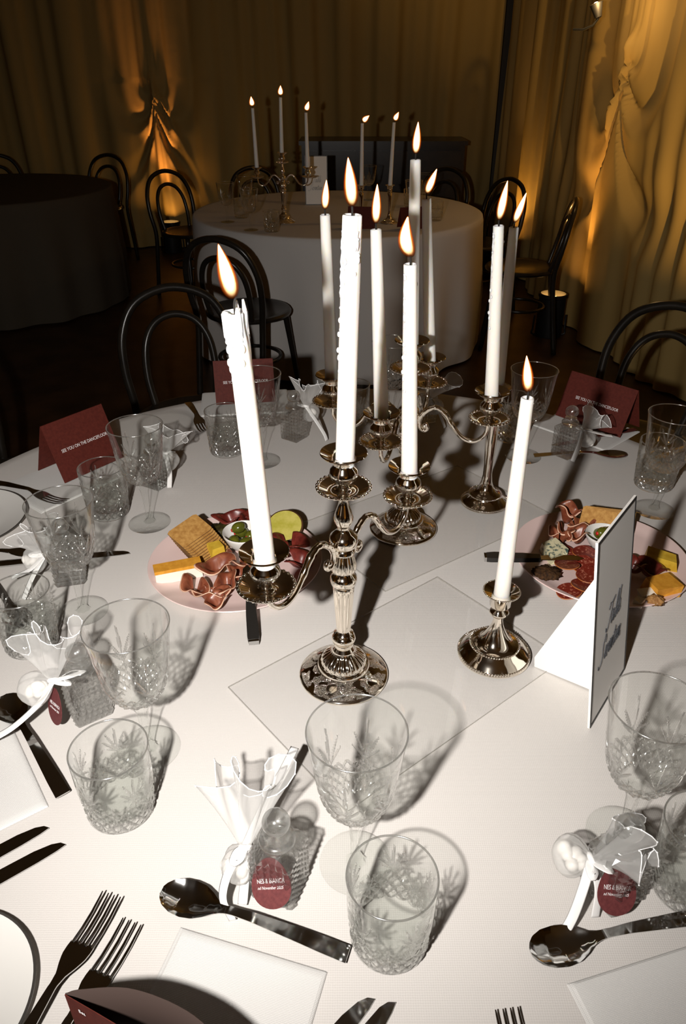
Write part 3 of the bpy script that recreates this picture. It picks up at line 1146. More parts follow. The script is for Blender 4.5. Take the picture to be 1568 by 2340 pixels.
def bottle_meshes():
    b = MB()
    h, z0, z1, nx, nz, pr = .0218, .0025, .0665, 6, 8, .0034
    for s in range(4):
        V, F = [], []
        for i in range(nx + 1):
            for j in range(nz + 1):
                V.append((-h + 2 * h * i / nx, -h, z0 + (z1 - z0) * j / nz))
        k = len(V)
        for i in range(nx):
            for j in range(nz):
                V.append((-h + 2 * h * (i + .5) / nx, -h - pr, z0 + (z1 - z0) * (j + .5) / nz))
                a, c, d, e = i * (nz + 1) + j, (i + 1) * (nz + 1) + j, (i + 1) * (nz + 1) + j + 1, i * (nz + 1) + j + 1
                F += [(a, c, k), (c, d, k), (d, e, k), (e, a, k)]
                k += 1
        R = np.array(Matrix.Rotation(s * PI / 2, 3, 'Z'))
        b.add(np.array(V) @ R.T, F)
    sq, ci = [], []
    for s in range(4):
        for i in range(nx):
            p = Matrix.Rotation(s * PI / 2, 3, 'Z') @ Vector((-h + 2 * h * i / nx, -h, 0))
            sq.append((p.x, p.y))
            a = math.atan2(p.y, p.x)
            ci.append((.0175 * math.cos(a), .0175 * math.sin(a)))
    n = len(sq)
    V = [(*p, z1) for p in sq] + [(*p, z1 + .0045) for p in ci]
    b.add(V, [(i, (i + 1) % n, n + (i + 1) % n, n + i) for i in range(n)] + [tuple(range(n, 2 * n))])
    V = [(*p, z0) for p in sq] + [(p[0] * .93, p[1] * .93, 0) for p in sq]
    b.add(V, [((i + 1) % n, i, n + i, n + (i + 1) % n) for i in range(n)] + [tuple(range(n, 2 * n))[::-1]])
    body = b.mesh('body', M['bottle'], smooth=False)
    collar = MB().lathe([(0, .0712), (.0150, .0712), (.0178, .0735), (.0182, .0765), (.0168, .0792), (.0130, .0800), (.0122, .0835), (.0125, .0862), (0, .0866)], 48, cap=False).mesh('collar', M['bottle'], angle=60)
    stop = MB().ball((0, 0, .0998), (.0138, .0138, .0132), 40, 24).mesh('stopper', M['bottle'], angle=None)
    return body, collar, stop


BB, BC, BS = bottle_meshes()
ALM = MB().ball((0, 0, 0), (.0098, .0072, .0066), 18, 12, fn=lambda D: 1 - .10 * np.clip(D[..., 0], 0, 1)).mesh('almond', M['almond'], angle=None)
TAGO = []
for i in range(40):
    a = 2 * PI * i / 40
    w = .0205 * (1 - .16 * math.sin(a))
    TAGO.append((w * math.cos(a), .0235 * math.sin(a)))
TAG_ME = MB().prism(TAGO, 0, .0006).mesh('tag', M['tag_card'], smooth=False)


def pouch(label, neck, sac, fr, ribbons, loops, tagpos, almond_label, seed, L=.046, FL=.055, nal=4, fw=.034):
    """neck point, sac direction, frill direction (world vectors); ribbons: list of world polylines; loops: bow-loop directions"""
    r = random.Random(seed)
    t = thing('organza_pouch', label, 'favour pouch', neck, 0, 'white organza pouches tied to the favour bottles')
    n = 60
    th = np.linspace(0, 2 * PI, n, endpoint=False)
    tt = np.array([0, .06, .15, .28, .42, .56, .70, .82, .92, .98, 1.0])
    rr = np.array([.0042, .006, .011, .0165, .0195, .0205, .0195, .016, .0105, .005, 0])
    A = np.array(frame((0, 0, 0), sac, (.3, .5, .8)).to_3x3())
    P = np.zeros((n, len(tt), 3))
    for j, (q, w) in enumerate(zip(tt, rr)):
        k = w * (1 + .10 * (1 - q) * np.cos(9 * th + seed) + .05 * np.cos(4 * th + 2 * seed))
        P[:, j] = np.stack([k * np.cos(th), .82 * k * np.sin(th), np.full(n, q * L)], -1) @ A.T
    obj('pouch', MB().grid(P, close_u=True), M['organza'], t, angle=None)
    B = np.array(frame((0, 0, 0), fr, (.8, .3, .2)).to_3x3())
    m = 12
    P = np.zeros((n, m, 3))
    ph = r.uniform(0, 6)
    for j in range(m):
        q = j / (m - 1)
        w = .0045 + (fw - .0045) * q ** .85
        k = w * (1 + .36 * q * np.cos(5 * th + ph) + .16 * q * np.cos(8 * th + 2 * ph))
        z = FL * q * (.92 + .22 * q * np.sin(3 * th + ph) + .12 * q * np.cos(7 * th))
        a = th + .25 * q * np.sin(5 * th)
        P[:, j] = np.stack([k * np.cos(a), .62 * k * np.sin(a), z], -1) @ B.T
    f = obj('frill', MB().grid(P, close_u=True), M['organza'], t, angle=None)
    rim = P[:, -1]
    e = MB().tube(rim, .0006, 6, closed=True)
    for p in rim[::2]:
        e.ball(p, .0011, 6, 4)
    obj('beaded_edge', e, M['beads'], f, angle=None)
    rb = MB().tube([Vector(0.0045 * Vector((math.cos(a), math.sin(a), 0))) for a in np.linspace(0, 2 * PI, 20, endpoint=False)], .003, 8, closed=True)
    rb.v[-1] = rb.v[-1] @ B.T
    for lp in loops:
        d = Vector(lp)
        s = d.cross(Vector((0, 0, 1))).normalized() * d.length * .32
        u = Vector((0, 0, d.length * .16))
        pts = spline([(0, 0, 0), d * .5 + s * .5 + u, d + u, d * .62 - s * .6 + u * .6, d * .2 - s * .2, (0, 0, 0)], 26)
        rb.tube(pts, .0042, 8, flat=.12)
    for line in ribbons:
        pts = spline([Vector(p) - Vector(neck) for p in [neck] + list(line)], 26)
        rb.tube(pts, .0050, 8, flat=.10)
    obj('ribbon', rb, M['satin'], t, angle=None)
    if tagpos:
        c, nrm, up = tagpos
        g = obj('tag', TAG_ME, None, t)
        y = Vector(up)
        z = Vector(nrm).normalized()
        x = y.cross(z)
        g.matrix_local = frame(Vector(c) - Vector(neck), z, x)
        text_mesh('lettering', 'NES & BIANCA', .0062, M['white_print'], g, (0.000, .0020, .0007), (0, 0, 0), 0, .72)
        text_mesh('lettering', 'nd November 2025', .0040, M['white_print'], g, (-.001, -.0042, .0007), (0, 0, 0), .3, .85)
    for k in range(nal):
        q = Vector(neck) + Vector(sac).normalized() * L * (.42 + .13 * (k % 3)) + Vector((r.uniform(-.0075, .0075), r.uniform(-.006, .006), r.uniform(-.005, .006)))
        o = obj('sugared_almond', ALM, None, None, loc=q, rot=(r.uniform(0, 3), r.uniform(0, 3), r.uniform(0, 3)))
        tag(o, almond_label, 'almond', almond_label)
    return t


BOT = [((-.0640, .4620), 70, 'square pressed-glass bottle at the front centre, behind the burgundy tag'),
       ((.2720, .4560), 28, 'square pressed-glass bottle at the front right, tag across its face'),
       ((-.3280, .7020), 35, 'square pressed-glass bottle at the left between tumbler and goblet'),
       ((-.4440, .9950), 15, 'square pressed-glass bottle behind the left goblet, mostly covered by it'),
       ((-.3710, 1.3150), 60, 'square pressed-glass bottle peeping out behind the goblet by the lettered card'),
       ((-.1090, 1.5350), 55, 'square pressed-glass bottle at the back, right of the leaning candle'),
       ((.4790, 1.4500), 40, 'square pressed-glass bottle at the back right, crossed by a candle shadow'),
       ((.1900, 1.6300), 20, 'square pressed-glass bottle at the back, behind the rear candelabra arm')]
bottle0 = None
for (p, rz, lab) in BOT:
    if bottle0 is None:
        bottle0 = thing('glass_bottle', lab, 'bottle', (*p, TZ), math.radians(rz), 'pressed-glass favour bottles')
        obj('body', BB, None, bottle0)
        obj('collar', BC, None, bottle0)
        obj('stopper', BS, None, bottle0)
    else:
        copy_tree(bottle0, (*p, TZ), math.radians(rz), lab)

pouch('organza pouch with beaded frill at the front centre, burgundy tag readable', (-.0975, .4700, .801), (-.35, -.25, -.9), (-.02, .62, .72),
      [[(-.112, .452, .790), (-.118, .436, .770), (-.108, .4240, .7525)], [(-.083, .520, .800), (-.066, .566, .800), (-.055, .596, .802)], [(-.098, .455, .775), (-.100, .440, .7525)]],
      [(-.010, -.016, -.004)], ((-.0700, .4405, .7870), (-.30, -.72, .62), (-.10, .45, .55)), 'white sugared almond in the organza pouch at the front centre', 1, .040, .072, 4, .036)
pouch('organza pouch with beaded frill at the front right, tag half covered by its veil', (.2440, .4560, .802), (-.72, .42, -.35), (.80, .06, .45),
      [[(.233, .436, .79), (.222, .420, .768), (.211, .4090, .7535)], [(.250, .440, .78), (.247, .426, .754)]],
      [(-.004, -.018, -.004), (.012, -.016, .002)], ((.2640, .4330, .7880), (.22, -.78, .62), (.10, .5, .6)), 'white sugared almond in the organza pouch at the front right', 2, .040, .052, 5, .036)
pouch('organza pouch at the left with a satin bow, dark tag seen edge-on', (-.3560, .6840, .822), (-.85, -.15, -.35), (-.15, .62, .68),
      [[(-.372, .668, .80), (-.400, .640, .785), (-.440, .625, .770)]], [(.034, .012, -.002), (.022, -.008, -.002)],
      ((-.3560, .6720, .7900), (-.62, -.52, .25), (-.05, .25, .95)), 'white sugared almond in the organza pouch at the left', 3, .048, .060, 4)
pouch('organza pouch behind the left goblet, ribbon tail pointing to the frame edge', (-.4720, .9850, .806), (-.75, -.1, -.45), (-.4, .5, .7),
      [[(-.492, .965, .79), (-.520, .955, .78)], [(-.488, .955, .78), (-.500, .935, .754)]], [(-.02, -.008, 0)], None, 'white sugared almond in the pouch behind the left goblet', 4, .040, .045, 3)
pouch('organza pouch behind the goblet by the lettered card, frill standing up', (-.3500, 1.3200, .818), (.25, .25, -.85), (.25, .35, .85),
      [[(-.340, 1.300, .79), (-.343, 1.295, .7535)]], [(.018, .0, 0)], None, 'white sugared almond in the pouch behind the goblet by the lettered card', 5, .042, .045, 3)
pouch('organza pouch at the back right of the leaning candle, ribbon tail to the right', (-.0820, 1.5450, .822), (.45, .15, -.70), (.18, .40, .80),
      [[(-.062, 1.525, .800), (-.042, 1.515, .770), (-.036, 1.513, .754)]], [(-.016, -.01, .004)], None, 'white sugared almond in the pouch at the back, right of the leaning candle', 6, .040, .050, 3)
pouch('organza pouch at the back right leaning on a burgundy card, satin bow in front', (.5050, 1.4400, .814), (.35, -.10, -.70), (.50, .10, .62),
      [[(.525, 1.430, .812), (.548, 1.430, .806), (.566, 1.431, .803)], [(.495, 1.418, .79), (.484, 1.410, .7535)]], [(-.016, -.012, .004), (.012, -.014, .002)], None, 'white sugared almond in the pouch leaning on the right burgundy card', 7, .042, .042, 5)
pouch('organza pouch half dark at the back, behind the rear candelabra', (.2000, 1.6050, .818), (.35, -.25, -.70), (.25, -.05, .75),
      [[(.215, 1.59, .80), (.235, 1.58, .754)]], [(-.016, -.01, .004)], None, 'white sugared almond in the pouch behind the rear candelabra', 8, .042, .055, 3, .042)

# ------------------------------------------------------------------ cards and the table sign


def tent(label, bl, br, h, back, text=True):
    """standing folded card; bl, br: front foot corners (left, right as seen from the front)"""
    a, b = Vector((*bl, 0)), Vector((*br, 0))
    e = (b - a).normalized()
    W = (b - a).length
    nb = Vector((0, 0, 1)).cross(e)          # points to the back
    t = thing('menu_card', label, 'menu card', (a.x, a.y, TZ + .0075), math.atan2(e.y, e.x), 'standing burgundy menu cards')
    v = np.array([(0, 0, 0), (W, 0, 0), (W, back, h), (0, back, h)])
    th = np.array([0, .0006, .0002])
    b1 = MB().add(np.concatenate([v, v + th]), [(0, 1, 2, 3), (7, 6, 5, 4), (0, 4, 5, 1), (1, 5, 6, 2), (2, 6, 7, 3), (3, 7, 4, 0)])
    v = np.array([(0, 2 * back, 0), (W, 2 * back, 0), (W, back + .0007, h), (0, back + .0007, h)])
    b2 = MB().add(np.concatenate([v, v + th]), [(0, 1, 2, 3), (7, 6, 5, 4), (0, 4, 5, 1), (1, 5, 6, 2), (2, 6, 7, 3), (3, 7, 4, 0)])
    fp = obj('front_panel', b1, M['red_card'], t, smooth=False)
    obj('back_panel', b2, M['red_card'], t, smooth=False)
    if text:
        s = math.atan2(h, back)
        text_mesh('lettering', 'SEE YOU ON THE DANCEFLOOR', .0095, M['white_print'], fp, (W * .52, back * .50 - .0008, h * .50 + .0002), (s, 0, 0), 0, .78)
    return t


tent('burgundy tent menu card at the left, white line of lettering fully readable', (-.5528, 1.3066), (-.4660, 1.4221), .110, .045)
tent('burgundy tent menu card at the back left, half hidden by the leaning candle', (-.3100, 1.7064), (-.1670, 1.7280), .100, .032)
tent('burgundy tent menu card at the back right, in shadow behind the bow', (.5044, 1.6454), (.6180, 1.5190), .100, .042)
# the near card stands open like a book, its spine towards the forks
bk = thing('menu_card', 'burgundy card standing open like a book at the lower left corner', 'menu card', (-.2126, .3019, TZ + .0095), 0, 'standing burgundy menu cards')
HB = .1015


def wall_strip(pts, h, th=.0006):
    p = np.asarray(pts, float)
    d = np.gradient(p, axis=0)
    nrm = np.stack([-d[:, 1], d[:, 0]], -1)
    nrm /= np.linalg.norm(nrm, axis=1)[:, None]
    q = p + nrm * th
    n = len(p)
    ring = np.stack([np.c_[p, np.zeros(n)], np.c_[p, np.full(n, h)], np.c_[q, np.full(n, h)], np.c_[q, np.zeros(n)]], 1)
    b = MB().grid(ring, close_v=True)
    b.f += [[0, 1, 2, 3], [4 * (n - 1) + i for i in (3, 2, 1, 0)]]
    b.mi += [0, 0]
    return b


fp = obj('front_panel', wall_strip(spline([(0, 0), (.05, -.0235), (.11, -.054)], 8), HB), M['red_card'], bk, smooth=False)
obj('back_panel', wall_strip(spline([(.0003, .0006), (.012, .0035), (.050, .004), (.096, -.012), (.135, -.040)], 24), HB), M['card_inside'], bk, angle=None)
text_mesh('lettering', 'Bea', .0065, M['white_print'], fp, (.0135, -.0075, HB - .011), (PI / 2, 0, math.atan2(-.0235, .05)), 0, .7)

# table sign: thin white board with a black border, script lettering, card wing behind
sg = thing('table_sign', 'tall white table sign with black border and grey script lettering', 'table sign', (.3105, .6727, TZ + .0005), math.atan2(.1085, .0790))
SW, SH = .134, .268
tilt = math.atan2(.0334, .245)
board = MB().box((SW / 2, 0, SH / 2), (SW, .0030, SH))
sb = obj('board', board, M['white_card'], sg, smooth=False, rot=(-tilt, 0, 0))
fr_b = MB()
for c, s in (((SW / 2, -.0018, .0022), (SW - .0006, .0006, .0032)), ((SW / 2, -.0018, SH - .0022), (SW - .0006, .0006, .0032)), ((.0022, -.0018, SH / 2), (.0032, .0006, SH - .0076)), ((SW - .0022, -.0018, SH / 2), (.0032, .0006, SH - .0076))):
    fr_b.box(c, s)
obj('border', fr_b, M['black_print'], sb, smooth=False)
GL = {'T': ([[(-.25, 1.45), (.0, 1.85), (.6, 1.75), (1.35, 2.0)], [(.75, 1.85), (.55, 1.0), (.2, .1), (-.25, -.15), (-.45, .2)]], 1.0),
      'a': ([[(.5, .9), (.2, .95), (0, .4), (.15, 0), (.4, .3), (.6, .95), (.55, .2), (.72, .0), (.95, .3)]], .9),
      'b': ([[(0, .3), (.4, 1.2), (.5, 2.0), (.36, 1.9), (.2, .6), (.28, .05), (.52, .12), (.6, .6), (.42, .85), (.75, .7)]], .72),
      'l': ([[(0, .3), (.4, 1.3), (.5, 2.0), (.36, 1.9), (.2, .5), (.3, 0), (.6, .3)]], .55),
      'e': ([[(0, .3), (.32, .55), (.38, .92), (.2, .95), (.08, .4), (.25, 0), (.6, .3)]], .56),
      'S': ([[(-.55, .1), (-.35, -.25), (.2, -.1), (.5, .5), (.3, 1.1), (.3, 1.6), (.7, 2.05), (1.0, 1.7), (.8, 1.4)]], 1.05),
      'v': ([[(0, .7), (.15, .95), (.22, .1), (.34, 0), (.58, .6), (.6, .95), (.78, .8)]], .74),
      'n': ([[(0, .3), (.15, .95), (.13, 0), (.3, .65), (.48, .95), (.48, .2), (.62, 0), (.85, .3)]], .8),
      't': ([[(0, .3), (.3, 1.5), (.18, .3), (.34, 0), (.6, .3)], [(-.02, 1.05), (.5, 1.12)]], .55)}


def script_word(word, sx, sz, slant):
    b = MB()
    x = 0
    for ch in word:
        strokes, adv = GL[ch]
        for s in strokes:
            p = spline([((x + q[0] + slant * q[1]) * sx, 0, q[1] * sz) for q in s], 9 * len(s))
            t = np.linspace(0, 1, len(p))
            b.tube(p, .00028 + .00024 * np.abs(np.sin(t * len(s) * 1.6)), 5)
        x += adv
    return b, x * sx


for word, px_, pz_, sx in (('Table', .046, .124, .0125), ('Seventeen', .026, .082, .0118)):
    b, w = script_word(word, sx, .0175, .42)
    obj('lettering', b, M['grey_print'], sb, loc=(px_, -.0019, pz_), angle=None)
wing = MB().add([(SW / 2 - .001, .002, .002), (SW / 2 - .001, .102, -.0), (SW / 2 - .001, .104, .016), (SW / 2 - .001, .012 + .0235, .205), (SW / 2 + .001, .002, .002), (SW / 2 + .001, .102, 0), (SW / 2 + .001, .104, .016), (SW / 2 + .001, .012 + .0235, .205)],
               [(0, 1, 2, 3), (7, 6, 5, 4), (0, 4, 5, 1), (1, 5, 6, 2), (2, 6, 7, 3), (3, 7, 4, 0)])
obj('easel_wing', wing, M['white_card'], sg, smooth=False)

# ------------------------------------------------------------------ cutlery


def rot_to(d):
    return math.atan2(d[1], d[0])


def loop_sweep(st, sec, mat):
    P = np.array([[(x, y, z) for (y, z) in sec(x, i)] for i, x in enumerate(st)])
    b = MB().grid(P, close_v=True)
    n = P.shape[1]
    b.f += [list(range(n)), [(len(st) - 1) * n + i for i in range(n)][::-1]]
    b.mi += [0, 0]
    return b


def spoon_mesh():
    L = .196
    st = np.concatenate([np.linspace(.0008, .062, 30), np.linspace(.066, L, 30)])
    wid = np.interp(st, [0, .0008, .003, .008, .018, .030, .042, .052, .060, .068, .080, .12, .17, L], [0, .004, .0085, .0138, .0182, .0195, .0178, .0130, .0075, .0046, .0040, .0058, .0080, .0085])
    zc = np.interp(st, [0, .03, .06, .075, .10, .15, L], [.0095, .0088, .0098, .0125, .0130, .0082, .0030])
    dep = np.interp(st, [0, .005, .02, .034, .05, .064, .07], [0, .003, .0070, .0076, .0050, .0006, 0])
    t = np.linspace(-1, 1, 15)

    def sec(x, i):
        top = [(wid[i] * q, zc[i] - dep[i] * (1 - abs(q) ** 2.2)) for q in t]
        bot = [(wid[i] * q * .97, zc[i] - .0014 - dep[i] * 1.02 * (1 - abs(q) ** 2.2) - .0006 * (1 - q * q)) for q in t[::-1]]
        return top + bot
    return loop_sweep(st, sec, 0).mesh('spoon', M['steel'], angle=50)


SPOON = spoon_mesh()


def fork_meshes():
    L = .19
    st = np.linspace(.050, L, 44)
    wid = np.interp(st, [.050, .056, .064, .074, .082, .092, .12, .17, L], [.0122, .0124, .0118, .0085, .0050, .0036, .0050, .0078, .0082])
    zc = np.interp(st, [.05, .07, .095, .15, L], [.0035, .0072, .0115, .0080, .0030])
    t = np.linspace(-1, 1, 7)

    def sec(x, i):
        return [(wid[i] * q, zc[i] + .0009) for q in t] + [(wid[i] * q * .98, zc[i] - .0009 - .0005 * (1 - q * q)) for q in t[::-1]]
    handle = loop_sweep(st, sec, 0).mesh('handle', M['steel'], angle=50)
    y = 0.0
    tine = MB().tube([(.0, 0, .0072), (.004, 0, .0058), (.020, 0, .0026), (.036, 0, .0020), (.0515, 0, .0036)], [.0007, .0011, .0016, .0018, .0019], 8).mesh('tine', M['steel'], angle=60)
    return handle, tine


FORK_H, FORK_T = fork_meshes()


def fork(label, tip, d, dz=0.):
    t = thing('dinner_fork', label, 'fork', (*tip, TZ + .0006 + dz), rot_to(d), 'steel forks')
    obj('handle', FORK_H, None, t)
    for k in range(4):
        obj('tine', FORK_T, None, t, loc=(0, -.0101 + .00675 * k, 0))
    return t


def knife_meshes():
    o = [(0, .0035), (.004, -.0025), (.012, -.0062), (.03, -.0090), (.07, -.0098), (.115, -.0085), (.120, -.0055), (.120, .0045), (.07, .0070), (.03, .0064), (.010, .0052)]
    bl = MB().prism(o[::-1], .0010, .0024).mesh('blade', M['steel'], smooth=False)
    st = np.linspace(.1195, .225, 20)
    wid = np.interp(st, [.1195, .13, .2, .225], [.0048, .0060, .0090, .0088])
    t = np.linspace(-1, 1, 7)
    hd = loop_sweep(st, lambda x, i: [(wid[i] * q, .0030 + .0030 * math.sqrt(max(0, 1 - q * q * .8))) for q in t] + [(wid[i] * q, .0030 - .0029 * math.sqrt(max(0, 1 - q * q * .8))) for q in t[::-1]], 0).mesh('handle', M['steel'], angle=50)
    return bl, hd


KN_B, KN_H = knife_meshes()


def knife(label, tip, d, dz=0., black=False, cat='knife'):
    t = thing('table_knife', label, cat, (*tip, TZ + dz), rot_to(d), 'steel knives')
    obj('blade', KN_B, None, t)
    obj('handle', KN_H, None, t)
    return t


def spoon(label, tip, d, dz=0.):
    o = obj('dessert_spoon', SPOON, None, None, loc=(*tip, TZ + dz), rot=(0, 0, rot_to(d)))
    return tag(o, label, 'spoon', 'steel dessert spoons')


spoon('steel spoon lying across the front, its handle ending by the front tumbler', (-.1818, .4490), (.1863, -.0600), .0042)
spoon('steel spoon at the lower right, handle running out of the frame', (.1745, .3890), (.190, .040), .0012)
spoon('dark steel spoon at the left edge, handle pointing to the front-left tumbler', (-.4450, .7180), (.133, -.159), .0042)
spoon('spoon at the left lying under the hanging ribbon behind the tumbler', (-.4720, .8600), (-.6, .75), .0005)
spoon('spoon at the back right in front of the burgundy card', (.6050, 1.4330), (-.99, .03), .0005)
fork('steel fork on the left of the near pair, overlapping the other', (-.2303, .4450), (-.30, -.95), .0045)
fork('steel fork under the other one, tips nearest the napkin', (-.2045, .4200), (-.34, -.94), .0)
fork('fork with only its tips showing at the bottom edge', (.1440, .3420), (.12, -.99))
fork('fork at the left edge beside the small plate', (-.4900, 1.0700), (-.98, -.10))
fork('fork at the back left beside the second burgundy card', (-.3150, 1.5550), (-.37, .93))
fork('fork under the napkin edge at the left, above the small plate', (-.5300, 1.2350), (-.83, .40))
knife('steel knife at the left edge, upper of the two dark blades', (-.3248, .5302), (-.78, -.62))
knife('steel knife at the left edge, lower of the two dark blades', (-.2999, .5097), (-.79, -.61))
knife('knife tip at the bottom edge, left one of two', (.0260, .3545), (-.62, -.66))
knife('knife tip at the bottom edge, right one of two', (.0443, .3515), (-.52, -.72))
knife('knife lying behind the left goblet, tip towards the platter', (-.3660, 1.0690), (-.985, -.17))
knife('knife at the back right behind the bottle', (.4600, 1.4900), (.9, .35))
knife('knife at the far right beside the goblet', (.6600, 1.4250), (.80, .52))

# ------------------------------------------------------------------ napkins and small plates


def napkin(label, c, u, w, d, layers=2):
    """folded cloth: c = a corner, u = direction of its width, depth goes to the right of u"""
    a = math.atan2(u[1], u[0])
    t = thing('folded_napkin', label, 'napkin', (*c, TZ + .0002), a, 'white folded napkins')
    for k in range(layers):
        rx = np.concatenate([[0, .006, .02], np.linspace(.05, .95, 20), [.98, .994, 1]])
        ry = rx
        X, Y = np.meshgrid(rx, ry, indexing='ij')
        s = 1 - .004 * k
        e = np.minimum(np.minimum(X, 1 - X) * w, np.minimum(Y, 1 - Y) * d)
        z = .0014 * (k + 1) * np.clip(e / .0035, 0, 1) ** .5 + .0006 * np.sin(5 * X + 4 * Y + k) * np.clip(e / .02, 0, 1)
        ox = .002 * k * np.sin(k + 1.)
        P = np.stack([ox + w * (.5 + (X - .5) * s), -d * (.5 + (Y - .5) * s), z], -1)
        obj('fold', MB().grid(P), M['napkin'], t, angle=25)
    return t


napkin('white folded napkin at the front, its top edge under the long spoon', (-.1580, .4185), (.1430, -.0415), .148, .19)
napkin('white folded napkin at the lower right under the second spoon', (.2040, .3660), (.120, .0335), .150, .155)
napkin('white folded napkin at the left edge beside the dark spoon', (-.4560, .7260), (.122, -.168), .208, .12)
napkin('white folded napkin under the left burgundy card', (-.6900, 1.3000), (.62, .785), .210, .16)
napkin('white folded napkin under the second burgundy card', (-.3600, 1.8000), (.99, .12), .215, .15)
napkin('white folded napkin under the right burgundy card', (.5500, 1.7050), (.68, -.73), .190, .15)


def side_plate(label, c, r):
    t = thing('side_plate', label, 'plate', (*c, TZ), 0, 'small side plates')
    k = r / .1
    obj('dish', MB().lathe([(0, .0), (.055 * k, 0), (.060 * k, .0015), (.092 * k, .0085), (r - .0012, .0115), (r - .0016, .0135), (.090 * k, .0112), (.070 * k, .0058), (.058 * k, .0036), (0, .0034)], 80, cap=False), M['white_china'], t, angle=60)
    obj('rim', MB().lathe([(r - .0016, .0113), (r, .0118), (r + .0002, .0132), (r - .0012, .0142), (r - .0022, .0136)], 80, cap=False), M['plate_rim'], t, angle=60)
    return t


side_plate('small white plate with dark rim cut by the lower left edge', (-.3620, .3440), .0870)
side_plate('small white plate cut by the left edge below the burgundy card', (-.6937, 1.1637), .1120)
# ------------------------------------------------------------------ charcuterie platters
PZ = TZ + .0068     # food level on a platter


def platter(label, c):
    o = obj('platter', MB().lathe([(0, .0), (.085, 0), (.095, .0015), (.130, .0065), (.1425, .0125), (.1440, .0140), (.1432, .0152), (.1410, .0150), (.128, .0092), (.110, .0066), (0, .0062)], 110, cap=False), M['pink_china'], None, angle=60, loc=(*c, TZ))
    return tag(o, label, 'platter', 'pink stoneware platters')


PLc, PRc = (-.1790, 1.0330), (.4330, 1.0450)
platter('round pink platter of cheese and ham at the left, behind the leaning candle', PLc)
platter('round pink platter of salami and cheese at the right, behind the table sign', PRc)


def food(name, mb, mats, loc, label, cat, group=None, rot=(0, 0, 0), angle=40, smooth=True):
    o = obj(name, mb, mats, None, smooth=smooth, angle=angle, loc=loc, rot=rot)
    return tag(o, label, cat, group)


def olive_bowl(label, c, r, h):
    return food('olive_bowl', MB().lathe([(0, 0), (r * .5, 0), (r * .55, .001), (r * .8, h * .4), (r * .97, h * .85), (r, h), (r * .985, h + .0012), (r * .95, h), (r * .76, h * .42), (r * .5, .0032), (0, .0028)], 56, cap=False), M['white_china'], (*c, PZ + .0002), label, 'bowl', 'small white olive bowls', angle=60)


olive_bowl('small white olive bowl on the left platter beside the candle', (-.1700, 1.0800), .036, .030)
olive_bowl('small white olive bowl on the right platter behind the sign', (.4480, 1.0760), .034, .028)
OL = MB().ball((0, 0, 0), (.0125, .0098, .0098), 20, 14).mesh('olive_flesh', M['olive'], angle=None)
PIM = MB().ball((-.0118, 0, 0), (.0022, .0034, .0034), 10, 8).mesh('pimento', M['pimento'], angle=None)


def olive(label, loc, rot, group):
    t = thing('green_olive', label, 'olive', loc, rot, group)
    obj('olive_flesh', OL, None, t)
    obj('pimento', PIM, None, t)


gl, gr = 'olives in the left bowl', 'olives in the right bowl'
olive('green olive on top of the heap in the left bowl', (-.1790, 1.0860, PZ + .0345), (0, -.3, .3), gl)
for p in ((-.186, 1.072, .0165), (-.158, 1.088, .0175), (-.166, 1.066, .0165), (-.176, 1.096, .0190)):
    olive('dark green olive lying low in the left bowl', (p[0], p[1], PZ + p[2]), (.2, .1, rnd.uniform(0, 6)), gl)
olive('shiny green olive with red pimento on top of the right bowl', (.4420, 1.0760, PZ + .0310), (0, .1, .4), gr)
for p in ((.462, 1.070, .0165), (.446, 1.095, .0165), (.458, 1.088, .0250)):
    olive('dark green olive lying low in the right bowl', (p[0], p[1], PZ + p[2]), (.2, .1, rnd.uniform(0, 6)), gr)

# wafer crackers
CR = MB()
co = [(-.031, -.021), (-.026, -.024), (.026, -.024), (.031, -.021), (.031, .021), (.026, .024), (-.026, .024), (-.031, .021)]
CR.prism(co, -.0009, .0009, 0, 1)
CR_ME = CR.mesh('wafer_cracker', [M['cracker'], M['cracker_edge']], smooth=False)
nL = 12
for i in range(nL):
    q = i / (nL - 1)
    lab = 'flat top wafer cracker of the fanned stack on the left platter' if i == nL - 1 else 'wafer cracker in the fanned stack on the left platter'
    food('wafer_cracker', CR_ME, None, (-.2250 - .0370 * q, 1.0520 + .0300 * q, PZ + .0022 + .0285 * q), lab, 'cracker', 'wafer crackers fanned on the left platter', (.06 + .16 * q, -.10 - .12 * q, math.radians(44 + 4 * math.sin(3 * q))), smooth=False)
for i in range(8):
    q = i / 7
    lab = 'front wafer cracker of the dark-edged stack on the right platter' if i == 0 else 'wafer cracker in the dark-edged stack on the right platter'
    food('wafer_cracker', CR_ME, None, (.4480 + .036 * q, 1.1190 + .010 * q, PZ + .0250 - .0010 * i), lab, 'cracker', 'wafer crackers leaning on the right platter', (.95, .0, math.radians(-28 + 2 * i)), smooth=False)

# cheeses
bt = thing('cheese_wedge', 'white soft cheese slab with orange rind on the left platter', 'cheese', (-.2660, .9890, PZ), math.atan2(.0243, .0698))
obj('paste', MB().box((0, 0, .0095), (.074, .020, .019)), M['brie'], bt, smooth=False)
obj('rind', MB().box((0, .0015, .0220), (.0755, .0235, .0058)), M['rind'], bt, smooth=False)


